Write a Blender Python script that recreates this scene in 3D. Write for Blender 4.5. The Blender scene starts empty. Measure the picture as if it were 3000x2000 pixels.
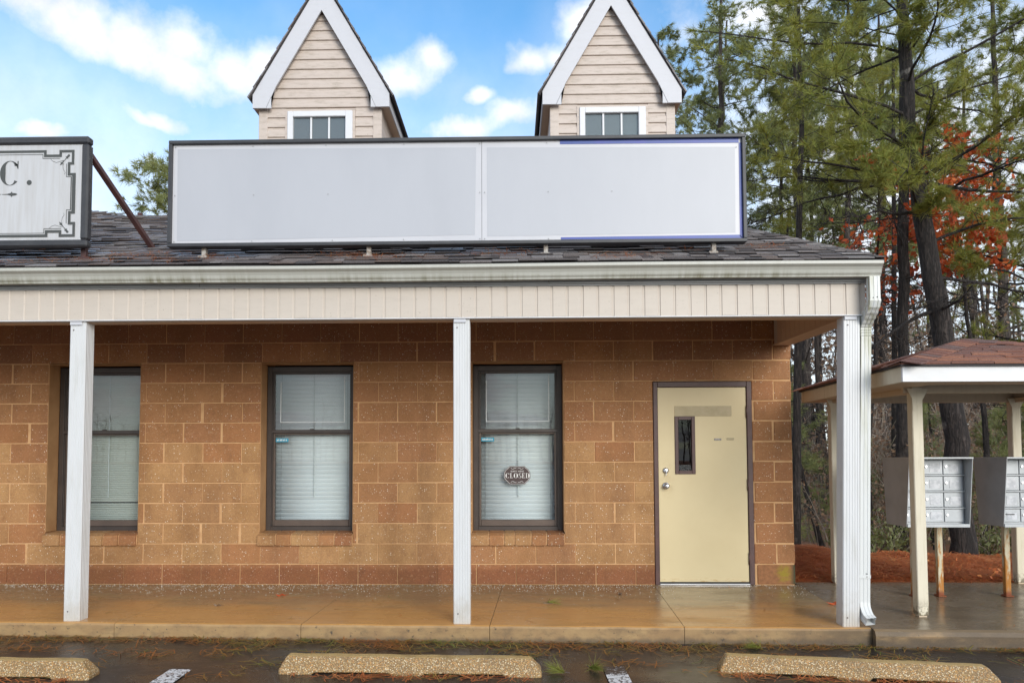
import bpy, math, random
import numpy as np
from mathutils import Matrix, Vector

random.seed(7)
rng = np.random.default_rng(11)
R = math.radians
scene = bpy.context.scene
COL = scene.collection

# ------------------------------------------------------------------ camera
cam_data = bpy.data.cameras.new('camera')
cam = bpy.data.objects.new('camera', cam_data)
COL.objects.link(cam)
yaw, pitch, roll = R(1.35), R(2.88), R(0.18)
right = Vector((math.cos(yaw), math.sin(yaw), 0))
fwd0 = Vector((-math.sin(yaw), math.cos(yaw), 0))
upw = Vector((0, 0, 1))
fwd = fwd0 * math.cos(pitch) + upw * math.sin(pitch)
up2 = upw * math.cos(pitch) - fwd0 * math.sin(pitch)
r3 = right * math.cos(roll) - up2 * math.sin(roll)
u3 = up2 * math.cos(roll) + right * math.sin(roll)
m4 = Matrix((r3, u3, -fwd)).transposed().to_4x4()
m4.translation = (0, -7.98, 1.41)
cam.matrix_world = m4
cam_data.sensor_width = 36.0
cam_data.lens = 2265.0 / 3000.0 * 36.0
cam_data.shift_x = 53.0 / 3000.0
cam_data.shift_y = 193.0 / 3000.0
cam_data.clip_start = 0.05
cam_data.clip_end = 600
scene.camera = cam

# ------------------------------------------------------------------ node helpers
def S(r, g, b):
    f = lambda c: (c / 255 / 12.92) if c / 255 <= 0.04045 else ((c / 255 + 0.055) / 1.055) ** 2.4
    return (f(r), f(g), f(b))

class NT:
    def __init__(s, tree):
        s.t = tree; s.n = tree.nodes; s.l = tree.links
    def node(s, typ, **kw):
        n = s.n.new(typ)
        for k, v in kw.items(): setattr(n, k, v)
        return n
    def put(s, sock, v):
        if isinstance(v, bpy.types.NodeSocket): s.l.new(v, sock)
        elif v is not None:
            if isinstance(v, (tuple, list)) and len(v) == 3 and sock.type == 'RGBA': v = (*v, 1)
            sock.default_value = v
    def math(s, op, a, b=None, c=None, clamp=False):
        n = s.node('ShaderNodeMath', operation=op, use_clamp=clamp)
        s.put(n.inputs[0], a); s.put(n.inputs[1], b); s.put(n.inputs[2], c)
        return n.outputs[0]
    def vmath(s, op, a, b=None, sc=None):
        n = s.node('ShaderNodeVectorMath', operation=op)
        s.put(n.inputs[0], a); s.put(n.inputs[1], b)
        if sc is not None: s.put(n.inputs['Scale'], sc)
        return n.outputs['Value'] if op in ('LENGTH', 'DISTANCE', 'DOT_PRODUCT') else n.outputs['Vector']
    def mix(s, f, a, b, mode='MIX'):
        n = s.node('ShaderNodeMix', data_type='RGBA', blend_type=mode)
        s.put(n.inputs[0], f); s.put(n.inputs[6], a); s.put(n.inputs[7], b)
        return n.outputs[2]
    def noise(s, vec, scale, detail=4, rough=0.55, dist=0.0):
        n = s.node('ShaderNodeTexNoise')
        s.put(n.inputs['Vector'], vec); n.inputs['Scale'].default_value = scale
        n.inputs['Detail'].default_value = detail; n.inputs['Roughness'].default_value = rough
        n.inputs['Distortion'].default_value = dist
        return n.outputs['Fac']
    def voro(s, vec, scale, feature='F1'):
        n = s.node('ShaderNodeTexVoronoi', feature=feature)
        s.put(n.inputs['Vector'], vec); n.inputs['Scale'].default_value = scale
        return n
    def ramp(s, f, lo, hi, smooth=True):
        n = s.node('ShaderNodeMapRange', interpolation_type='SMOOTHSTEP' if smooth else 'LINEAR')
        s.put(n.inputs[0], f); n.inputs[1].default_value = lo; n.inputs[2].default_value = hi
        return n.outputs[0]
    def sep(s, v):
        n = s.node('ShaderNodeSeparateXYZ'); s.put(n.inputs[0], v); return n.outputs
    def comb(s, x, y, z):
        n = s.node('ShaderNodeCombineXYZ')
        s.put(n.inputs[0], x); s.put(n.inputs[1], y); s.put(n.inputs[2], z); return n.outputs[0]

MATS = {}
def new_mat(name):
    m = bpy.data.materials.new(name); m.use_nodes = True
    t = NT(m.node_tree)
    b = m.node_tree.nodes['Principled BSDF']
    MATS[name] = m
    return m, t, b
def world_pos(t): return t.node('ShaderNodeNewGeometry').outputs['Position']
def add_bump(t, b, h, strength, dist=0.02):
    n = t.node('ShaderNodeBump'); n.inputs['Strength'].default_value = strength
    n.inputs['Distance'].default_value = dist; t.put(n.inputs['Height'], h)
    t.l.new(n.outputs[0], b.inputs['Normal'])
def obj_rand(t):
    """one random number per object and per mesh island"""
    a = t.node('ShaderNodeObjectInfo').outputs['Random']
    g = t.node('ShaderNodeNewGeometry').outputs['Random Per Island']
    return t.math('FRACT', t.math('ADD', a, g))

# ------------------------------------------------------------------ world: daylight sky with fair-weather clouds
SUN_EL, SUN_AZ = R(18), R(155)
world = bpy.data.worlds.new('World'); scene.world = world
world.use_nodes = True
wt = NT(world.node_tree)
for n in list(wt.n): wt.n.remove(n)
wout = wt.node('ShaderNodeOutputWorld'); wbg = wt.node('ShaderNodeBackground')
wt.l.new(wbg.outputs[0], wout.inputs[0])
sky = wt.node('ShaderNodeTexSky', sky_type='NISHITA', sun_disc=False)
sky.sun_elevation = SUN_EL; sky.sun_rotation = SUN_AZ
sky.air_density = 1.0; sky.dust_density = 0.6; sky.ozone_density = 2.0
dirv = wt.node('ShaderNodeTexCoord').outputs['Generated']
dx, dy, dz = wt.sep(dirv)
az = wt.math('ARCTAN2', dx, dy); el = wt.math('ARCSINE', dz)
warp = wt.node('ShaderNodeTexNoise'); wt.put(warp.inputs['Vector'], dirv)
warp.inputs['Scale'].default_value = 9; warp.inputs['Detail'].default_value = 5
wv = wt.vmath('SUBTRACT', warp.outputs['Color'], (0.5, 0.5, 0.5))
wx, wy, _ = wt.sep(wv)
az2 = wt.math('MULTIPLY_ADD', wx, 0.10, az); el2 = wt.math('MULTIPLY_ADD', wy, 0.07, el)
# cumulus: azimuth, elevation, half width, half height (radians)
CLOUDS = [(-0.5844, 0.4634, 0.0406, 0.021),
          (-0.5541, 0.4546, 0.0487, 0.0294),
          (-0.5158, 0.4498, 0.0569, 0.0377),
          (-0.4574, 0.4441, 0.0609, 0.0357),
          (-0.4042, 0.4599, 0.0528, 0.0294),
          (-0.4115, 0.4343, 0.0772, 0.0273),
          (-0.348, 0.4468, 0.0569, 0.0315),
          (-0.3111, 0.4584, 0.0366, 0.0294),
          (-0.1423, 0.4554, 0.0609, 0.0231),
          (-0.0998, 0.4662, 0.0305, 0.0176),
          (-0.1733, 0.4464, 0.0406, 0.0168),
          (0.0289, 0.472, 0.0325, 0.0176),
          (0.056, 0.4785, 0.0284, 0.0189),
          (0.0766, 0.5117, 0.0325, 0.0273),
          (0.1014, 0.5244, 0.0284, 0.021),
          (-0.0616, 0.3979, 0.0569, 0.0159),
          (0.0015, 0.4064, 0.0569, 0.0201),
          (0.042, 0.4095, 0.0325, 0.021),
          (-0.4485, 0.3742, 0.0508, 0.0126),
          (-0.4486, 0.3804, 0.0244, 0.0117),
          (-0.4495, 0.33, 0.0183, 0.0101),
          (-0.5711, 0.3416, 0.0447, 0.0092),
          (-0.0435, 0.4296, 0.0284, 0.0105),
          (0.4717, 0.2848, 0.3656, 0.2349),
          (0.3271, 0.4868, 0.065, 0.0252)]
field = None
for (a, e, sa, se) in CLOUDS:
    sa, se = sa * 1.06, se * 1.10
    qa = wt.math('DIVIDE', wt.math('SUBTRACT', az2, a), sa)
    qe = wt.math('DIVIDE', wt.math('SUBTRACT', el2, e), se)
    d2 = wt.math('MULTIPLY_ADD', qa, qa, wt.math('MULTIPLY', qe, qe))
    v = wt.math('SUBTRACT', 1.0, wt.math('SQRT', d2))
    field = v if field is None else wt.math('SMOOTH_MAX', field, v, 0.25)
# heavier cloud over the unseen sky, added to neutralise the blue fill light
flat = wt.comb(wt.math('DIVIDE', dx, wt.math('ADD', wt.math('ABSOLUTE', dz), 0.22)),
               wt.math('DIVIDE', dy, wt.math('ADD', wt.math('ABSOLUTE', dz), 0.22)), 0.0)
gen = wt.ramp(wt.noise(flat, 1.7, 7, 0.55), 0.38, 0.58)
inframe = wt.math('MULTIPLY', wt.ramp(wt.math('ABSOLUTE', wt.math('SUBTRACT', az, 0.02)), 0.80, 0.62), wt.math('MULTIPLY', wt.ramp(el, 0.66, 0.56), wt.ramp(dy, 0.0, 0.1)))
gen = wt.math('MULTIPLY', gen, wt.math('SUBTRACT', 1.0, inframe))
puff = wt.noise(dirv, 17, 7, 0.62)
dens = wt.ramp(wt.math('MULTIPLY_ADD', wt.math('SUBTRACT', puff, 0.5), 1.5, field), -0.35, 1.05)
veil = wt.ramp(wt.math('ADD', el, wt.math('MULTIPLY', wx, 0.25)), 0.60, 0.12)      # thin white haze low over the horizon
dens = wt.math('MAXIMUM', wt.math('MAXIMUM', dens, gen), wt.math('MULTIPLY', veil, 0.80))
shade = wt.math('MULTIPLY_ADD', wt.noise(wt.vmath('ADD', dirv, (0, 0, 0.03)), 11, 7, 0.65), 0.75, 0.58)
ccol = wt.mix(1.0, (6.5, 6.6, 6.95), shade, 'MULTIPLY')
skyb = wt.mix(1.0, sky.outputs[0], (0.84, 1.34, 1.54), 'MULTIPLY')
wt.l.new(wt.mix(dens, skyb, ccol), wbg.inputs['Color'])
wbg.inputs['Strength'].default_value = 0.11

# ------------------------------------------------------------------ sun: soft, behind thin cloud
sun_data = bpy.data.lights.new('sun', 'SUN')
sun_data.energy = 1.7; sun_data.angle = R(30); sun_data.color = (1.0, 0.95, 0.88)
sun = bpy.data.objects.new('sun', sun_data); COL.objects.link(sun)
sd = Vector((math.sin(SUN_AZ) * math.cos(SUN_EL), math.cos(SUN_AZ) * math.cos(SUN_EL), math.sin(SUN_EL)))
sun.rotation_euler = (-sd).to_track_quat('-Z', 'Y').to_euler()

vs = scene.view_settings
vs.view_transform = 'Standard'; vs.look = 'None'; vs.exposure = 0.74; vs.gamma = 1.0
vs.use_curve_mapping = False
scene.cycles.max_bounces = 8
scene.cycles.transparent_max_bounces = 12

# ------------------------------------------------------------------ materials
def simple(name, c, rough=0.55, c2=None, scale=6.0, lo=0.35, hi=0.7, bump=0.0, bscale=60, metal=0.0, spec=0.5, stretch=None):
    m, t, b = new_mat(name)
    p = world_pos(t)
    if stretch: p = t.vmath('MULTIPLY', p, stretch)
    col = c
    if c2 is not None:
        col = t.mix(t.ramp(t.noise(p, scale, 5, 0.6), lo, hi), c, c2)
    t.put(b.inputs['Base Color'], col)
    b.inputs['Roughness'].default_value = rough; b.inputs['Metallic'].default_value = metal
    b.inputs['Specular IOR Level'].default_value = spec
    if bump: add_bump(t, b, t.noise(p, bscale, 4, 0.6), bump, 0.01)
    return m

def block_mat(name, c1, c2, wet=0.0):
    m, t, b = new_mat(name)
    p = world_pos(t); r = obj_rand(t)
    col = t.mix(r, c1, c2)
    col = t.mix(t.math('MULTIPLY', t.ramp(t.noise(p, 2.2, 5, 0.65), 0.38, 0.70), 0.55), col, (0.27, 0.125, 0.036))
    col = t.mix(t.math('MULTIPLY', t.ramp(t.noise(p, 11, 5, 0.7), 0.50, 0.75), 0.40), col, (0.22, 0.085, 0.035))
    bx_, by_, bz_ = t.sep(p)
    run = t.ramp(t.noise(t.comb(t.math('MULTIPLY', bx_, 3.0), 0.0, t.math('MULTIPLY', bz_, 0.7)), 1.0, 5, 0.65), 0.46, 0.70)
    col = t.mix(t.math('MULTIPLY', run, 0.38), col, (0.19, 0.085, 0.035))
    col = t.mix(t.ramp(t.noise(p, 90, 3, 0.7), 0.30, 0.75), t.mix(0.35, col, (0.05, 0.025, 0.012)), col)
    col = t.mix(t.math('MULTIPLY', t.ramp(t.noise(p, 38, 2, 0.5), 0.60, 0.70), 0.35), col, (0.50, 0.33, 0.18))
    v = t.voro(p, 52)
    size = t.sep(v.outputs['Color'])[0]
    thr = t.math('MULTIPLY', t.ramp(size, 0.25, 1.0, False), 0.25)
    fl = t.math('LESS_THAN', v.outputs['Distance'], thr)
    patchy = t.ramp(t.noise(p, 5.0, 3, 0.6), 0.36, 0.58)
    col = t.mix(t.math('MULTIPLY', fl, t.math('MULTIPLY_ADD', patchy, 0.80, 0.05)), col, (0.80, 0.72, 0.60))
    if wet:
        z = t.sep(p)[2]
        line = t.math('MULTIPLY_ADD', t.noise(p, 4.0, 3), 0.10, 0.11)
        col = t.mix(t.math('MULTIPLY', t.ramp(t.math('SUBTRACT', line, z), -0.05, 0.03), wet), col, t.mix(1.0, col, (0.55, 0.38, 0.30), 'MULTIPLY'))
    t.put(b.inputs['Base Color'], col); b.inputs['Roughness'].default_value = 0.75
    add_bump(t, b, t.math('ADD', t.noise(p, 70, 4, 0.7), t.math('MULTIPLY', t.noise(p, 14, 2), 0.8)), 0.35, 0.012)
    return m
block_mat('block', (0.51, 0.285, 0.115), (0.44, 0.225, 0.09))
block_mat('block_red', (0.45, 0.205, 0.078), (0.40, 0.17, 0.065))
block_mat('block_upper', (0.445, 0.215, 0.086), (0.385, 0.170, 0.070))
block_mat('block_top_shaded', (0.33, 0.145, 0.062), (0.28, 0.115, 0.052))  # top course: redder block, darkened further with porch shade in the colour
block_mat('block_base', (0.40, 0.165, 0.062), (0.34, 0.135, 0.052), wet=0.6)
def moss():
    m, t, b = new_mat('block_moss'); p = world_pos(t)
    col = t.mix(t.ramp(t.noise(p, 30, 4), 0.3, 0.7), (0.23, 0.10, 0.04), (0.32, 0.14, 0.055))
    q = t.vmath('MULTIPLY', t.vmath('SUBTRACT', p, (2.75, 0, 0.115)), (10.0, 0, 8.0))
    f = t.ramp(t.math('ADD', t.vmath('LENGTH', q), t.math('MULTIPLY', t.noise(p, 22, 5, 0.75), 2.2)), 2.1, 1.2)
    col = t.mix(t.math('MULTIPLY', f, 0.8), col, (0.30, 0.235, 0.015))
    col = t.mix(t.ramp(t.sep(p)[0], 2.80, 2.86), col, (0.05, 0.05, 0.02))
    t.put(b.inputs['Base Color'], col); b.inputs['Roughness'].default_value = 0.8
    add_bump(t, b, t.noise(p, 70, 4, 0.7), 0.4, 0.012)
moss()
simple('mortar', (0.58, 0.345, 0.17), 0.85, (0.48, 0.265, 0.12), 9, bump=0.3, bscale=120)
simple('jamb', (0.44, 0.245, 0.11), 0.75, (0.36, 0.19, 0.08), 4, bump=0.2, bscale=90)

def gutter_mat():
    m, t, b = new_mat('gutter'); p = world_pos(t); x, y, z = t.sep(p)
    streak = t.noise(t.comb(t.math('MULTIPLY', x, 26.0), 0.0, t.math('MULTIPLY', z, 1.6)), 1.0, 4, 0.6)
    low = t.ramp(z, 2.80, 2.742)
    big = t.ramp(t.noise(t.comb(x, 0.0, 0.0), 0.9, 3), 0.30, 0.62)
    f = t.math('MULTIPLY', t.math('MULTIPLY', t.ramp(streak, 0.30, 0.75), t.math('MULTIPLY_ADD', low, 0.8, 0.2)), big)
    col = t.mix(f, (0.45, 0.445, 0.40), (0.17, 0.155, 0.09))
    spot = t.ramp(t.noise(t.comb(t.math('MULTIPLY', x, 2.0), 0, t.math('MULTIPLY', z, 12.0)), 3.0, 5, 0.7), 0.62, 0.72)
    col = t.mix(t.math('MULTIPLY', spot, 0.5), col, (0.20, 0.20, 0.07))
    t.put(b.inputs['Base Color'], col); b.inputs['Roughness'].default_value = 0.42
gutter_mat()
simple('fascia_grey', (0.33, 0.335, 0.34), 0.5, (0.28, 0.28, 0.28), 3, stretch=(0.6, 1, 6))
simple('drip_edge', (0.22, 0.115, 0.09), 0.6, (0.45, 0.40, 0.36), 2.2, 0.5, 0.75)
def siding_mat(name, c, d, streaks=0.35):
    m, t, b = new_mat(name); p = world_pos(t); x, y, z = t.sep(p)
    n = t.noise(t.comb(t.math('MULTIPLY', x, 3.0), y, t.math('MULTIPLY', z, 14.0)), 2.0, 5, 0.65)
    col = t.mix(t.math('MULTIPLY', t.ramp(n, 0.45, 0.75), streaks), c, d)
    fleck = t.ramp(t.noise(p, 65, 3, 0.6), 0.68, 0.74)
    col = t.mix(t.math('MULTIPLY', fleck, streaks), col, (0.12, 0.10, 0.05))
    t.put(b.inputs['Base Color'], col); b.inputs['Roughness'].default_value = 0.5
siding_mat('vinyl_beige', (0.535, 0.47, 0.405), (0.48, 0.42, 0.36), 0.5)
siding_mat('vinyl_pink', (0.54, 0.46, 0.405), (0.36, 0.30, 0.24), 0.8)
siding_mat('soffit_tan', (0.58, 0.425, 0.31), (0.50, 0.36, 0.255), 0.5)
siding_mat('vinyl_white', (0.66, 0.665, 0.69), (0.60, 0.60, 0.59), 0.30)
siding_mat('trim_white', (0.54, 0.545, 0.58), (0.47, 0.47, 0.48), 0.25)
def downspout_mat():
    m, t, b = new_mat('downspout'); p = world_pos(t); x, y, z = t.sep(p)
    n = t.noise(t.comb(t.math('MULTIPLY', x, 30.0), t.math('MULTIPLY', y, 30.0), t.math('MULTIPLY', z, 2.0)), 1.0, 5, 0.65)
    f = t.math('MULTIPLY', t.ramp(n, 0.38, 0.72), t.ramp(z, 0.6, 2.2))
    col = t.mix(f, (0.60, 0.61, 0.60), (0.36, 0.36, 0.24))
    t.put(b.inputs['Base Color'], col); b.inputs['Roughness'].default_value = 0.4
downspout_mat()
def post_mat():
    m, t, b = new_mat('post_white'); p = world_pos(t); x, y, z = t.sep(p)
    n = t.noise(t.vmath('MULTIPLY', p, (4, 4, 0.5)), 5, 5, 0.6)
    col = t.mix(t.ramp(n, 0.45, 0.8), (0.60, 0.605, 0.61), (0.53, 0.53, 0.515))
    splash = t.math('MULTIPLY', t.ramp(t.math('MULTIPLY_ADD', t.noise(p, 14, 5, 0.7), 0.45, z), 0.52, 0.16), 0.45)
    col = t.mix(splash, col, (0.36, 0.29, 0.19))
    t.put(b.inputs['Base Color'], col); b.inputs['Roughness'].default_value = 0.4
post_mat()
simple('bronze', (0.066, 0.052, 0.045), 0.4, (0.05, 0.04, 0.036), 5, metal=0.2)
simple('bronze_light', (0.12, 0.086, 0.068), 0.42, (0.095, 0.07, 0.056), 5, metal=0.2)
simple('door_frame', (0.060, 0.024, 0.022), 0.45, (0.085, 0.035, 0.03), 8)
def door_mat():
    m, t, b = new_mat('door_paint'); p = world_pos(t); x, y, z = t.sep(p)
    n = t.noise(p, 1.6, 4, 0.6)
    col = t.mix(t.ramp(n, 0.3, 0.75), (0.67, 0.555, 0.325), (0.63, 0.515, 0.295))
    rust = t.math('MULTIPLY', t.ramp(z, 0.085, 0.03), t.ramp(t.noise(t.comb(t.math('MULTIPLY', x, 5.0), 0, t.math('MULTIPLY', z, 30.0)), 2.0, 4, 0.7), 0.5, 0.66))
    col = t.mix(t.math('MULTIPLY', rust, 0.8), col, (0.42, 0.20, 0.04))
    scuff = t.math('MAXIMUM', t.ramp(t.noise(p, 17, 5, 0.7), 0.68, 0.76), t.math('MULTIPLY', t.ramp(t.vmath('LENGTH', t.vmath('MULTIPLY', t.vmath('SUBTRACT', p, (1.575, 0, 1.06)), (7, 0, 3.4))), 1.0, 0.2), t.ramp(t.noise(p, 9, 5, 0.7), 0.40, 0.7)))
    col = t.mix(t.math('MULTIPLY', scuff, 0.35), col, (0.45, 0.33, 0.15))
    t.put(b.inputs['Base Color'], col); b.inputs['Roughness'].default_value = 0.45
    add_bump(t, b, t.noise(p, 12, 3), 0.06, 0.01)
door_mat()
simple('door_patch', (0.42, 0.345, 0.205), 0.6, (0.48, 0.40, 0.25), 12)
simple('steel', (0.52, 0.52, 0.54), 0.28, metal=0.9)
simple('aluminium', (0.62, 0.63, 0.65), 0.35, metal=0.6)
simple('dark', (0.012, 0.012, 0.013), 0.6)
def slat_mat(name, c):
    m, t, b = new_mat(name)
    r = obj_rand(t)
    t.put(b.inputs['Base Color'], t.mix(r, c, tuple(k * 0.93 for k in c)))
    b.inputs['Roughness'].default_value = 0.45
slat_mat('slat_white', (0.86, 0.885, 0.91))
simple('pane_grey', (0.17, 0.175, 0.185), 0.6)
slat_mat('slat_grey', (0.66, 0.68, 0.62))
def glass_mat(name, tint, refl=1.0, ior=1.5):
    m, t, b = new_mat(name)
    m.node_tree.nodes.remove(b)
    out = m.node_tree.nodes['Material Output']
    tr = t.node('ShaderNodeBsdfTransparent'); tr.inputs[0].default_value = (*tint, 1)
    gl = t.node('ShaderNodeBsdfGlossy'); gl.inputs['Roughness'].default_value = 0.0
    gl.inputs['Color'].default_value = (refl, refl, refl, 1)
    lw = t.node('ShaderNodeLayerWeight'); lw.inputs['Blend'].default_value = 0.5
    f0 = ((ior - 1) / (ior + 1)) ** 2
    fac = t.math('MULTIPLY_ADD', t.math('POWER', lw.outputs['Facing'], 5.0), 1 - f0, f0)
    bp = t.node('ShaderNodeBump'); bp.inputs['Strength'].default_value = 0.004; bp.inputs['Distance'].default_value = 0.02
    t.put(bp.inputs['Height'], t.noise(world_pos(t), 5, 2)); t.l.new(bp.outputs[0], gl.inputs['Normal'])
    mx = t.node('ShaderNodeMixShader')
    t.l.new(fac, mx.inputs[0]); t.l.new(tr.outputs[0], mx.inputs[1]); t.l.new(gl.outputs[0], mx.inputs[2])
    t.l.new(mx.outputs[0], out.inputs[0])
glass_mat('glass', (0.90, 0.925, 0.925), ior=1.4)
glass_mat('glass_screen', (0.82, 0.84, 0.845), ior=1.55)
glass_mat('glass_dark', (0.35, 0.38, 0.42), ior=1.4)
simple('print_dark', S(70, 72, 70), 0.5)
simple('plaque_brown', (0.055, 0.032, 0.030), 0.4)
simple('print_white', (0.75, 0.75, 0.74), 0.5)
simple('pale_line', (0.66, 0.70, 0.70), 0.5)
simple('sticker_blue', (0.03, 0.30, 0.45), 0.4)
simple('sign_frame', (0.032, 0.033, 0.038), 0.5, (0.045, 0.046, 0.05), 6)
simple('sign_white', (0.53, 0.53, 0.56), 0.35, (0.50, 0.50, 0.53), 2)
simple('sign_grey', (0.43, 0.44, 0.475), 0.4, (0.405, 0.415, 0.45), 1.0, 0.3, 0.75, stretch=(2.2, 1, 0.8))
simple('sign_blue', (0.035, 0.075, 0.30), 0.4, (0.05, 0.07, 0.34), 6)
simple('sign_aged', (0.50, 0.505, 0.52), 0.4, (0.45, 0.445, 0.445), 3, stretch=(9, 1, 0.7))
simple('brace_brown', (0.070, 0.028, 0.024), 0.5, (0.045, 0.02, 0.02), 9)
simple('leg_pale', (0.42, 0.40, 0.37), 0.55, (0.20, 0.15, 0.11), 40)
def shingle_mat(name, cols, wetness=0.5):
    m, t, b = new_mat(name); p = world_pos(t); r = obj_rand(t)
    cr = t.node('ShaderNodeValToRGB'); t.put(cr.inputs[0], r); cr.color_ramp.interpolation = 'CONSTANT'
    el_ = cr.color_ramp.elements
    el_[0].position = 0; el_[0].color = (*cols[0], 1); el_[1].position = 1 / len(cols); el_[1].color = (*cols[1], 1)
    for i, c in enumerate(cols[2:], 2):
        e = el_.new(i / len(cols)); e.color = (*c, 1)
    g = t.noise(p, 240, 2, 0.6)
    col = t.mix(t.ramp(g, 0.3, 0.7), t.mix(1.0, cr.outputs[0], (0.55, 0.55, 0.55), 'MULTIPLY'), t.mix(1.0, cr.outputs[0], (1.4, 1.4, 1.4), 'MULTIPLY'))
    lich = t.ramp(t.noise(p, 3.2, 5, 0.7), 0.60, 0.72)
    col = t.mix(t.math('MULTIPLY', lich, 0.4), col, (0.26, 0.24, 0.23))
    t.put(b.inputs['Base Color'], col)
    rr = t.math('MULTIPLY_ADD', t.math('FRACT', t.math('MULTIPLY', r, 7.3)), 0.45, 0.62 - 0.42 * wetness)
    t.put(b.inputs['Roughness'], rr)
    add_bump(t, b, g, 0.35, 0.004)
shingle_mat('shingle', [(0.135, 0.115, 0.112), (0.110, 0.095, 0.094), (0.165, 0.145, 0.142), (0.082, 0.072, 0.073), (0.135, 0.105, 0.096), (0.205, 0.19, 0.19), (0.060, 0.053, 0.055)], 0.85)
shingle_mat('shingle_red', [(0.19, 0.080, 0.055), (0.23, 0.098, 0.064), (0.155, 0.075, 0.06), (0.26, 0.112, 0.068), (0.14, 0.08, 0.068)], 0.35)
simple('roof_deck', (0.035, 0.030, 0.031), 0.8)
simple('shelter_white', (0.70, 0.70, 0.72), 0.45, (0.64, 0.64, 0.64), 4)
def cream(name, c, c2, z0, z1, amt):
    m, t, b = new_mat(name); p = world_pos(t); x, y, z = t.sep(p)
    s = t.noise(t.comb(t.math('MULTIPLY', x, 40.0), t.math('MULTIPLY', y, 40.0), t.math('MULTIPLY', z, 3.0)), 1.0, 5, 0.65)
    col = t.mix(t.math('MULTIPLY', t.ramp(s, 0.45, 0.75), amt), c, c2)
    chip = t.math('MULTIPLY', t.ramp(z, z1, z0), t.ramp(t.noise(p, 28, 5, 0.7), 0.42, 0.55))
    col = t.mix(chip, col, (0.16, 0.13, 0.08))
    t.put(b.inputs['Base Color'], col); b.inputs['Roughness'].default_value = 0.6
    add_bump(t, b, s, 0.15, 0.006)
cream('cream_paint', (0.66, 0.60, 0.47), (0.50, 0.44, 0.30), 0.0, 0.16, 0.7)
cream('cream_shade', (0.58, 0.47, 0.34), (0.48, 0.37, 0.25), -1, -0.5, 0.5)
def box_mat(name, c):
    m, t, b = new_mat(name); p = world_pos(t)
    col = t.mix(t.ramp(t.noise(p, 5, 4), 0.35, 0.7), c, tuple(k * 0.86 for k in c))
    t.put(b.inputs['Base Color'], col); b.inputs['Roughness'].default_value = 0.5; b.inputs['Metallic'].default_value = 0.35
box_mat('mailbox_grey', (0.40, 0.415, 0.43))
box_mat('mailbox_door', (0.43, 0.45, 0.47))
def worn_label():
    m, t, b = new_mat('worn_label'); p = world_pos(t); r = obj_rand(t)
    n = t.noise(t.vmath('ADD', p, t.comb(r, r, r)), 22, 5, 0.65)
    t.put(b.inputs['Base Color'], t.mix(t.ramp(n, 0.35, 0.62), (0.44, 0.455, 0.48), (0.62, 0.625, 0.65))); b.inputs['Roughness'].default_value = 0.6
worn_label()
def rust_leg():
    m, t, b = new_mat('rusty_leg'); p = world_pos(t); x, y, z = t.sep(p)
    n = t.noise(t.vmath('MULTIPLY', p, (30, 30, 7)), 1.0, 5, 0.65)
    f = t.ramp(t.math('SUBTRACT', n, t.math('MULTIPLY', z, 0.35)), 0.30, 0.48)
    col = t.mix(f, (0.55, 0.50, 0.36), (0.42, 0.17, 0.03))
    col = t.mix(t.ramp(t.math('MULTIPLY_ADD', n, 0.12, z), 0.13, 0.07), col, (0.22, 0.06, 0.02))
    t.put(b.inputs['Base Color'], col); b.inputs['Roughness'].default_value = 0.75
rust_leg()

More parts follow.
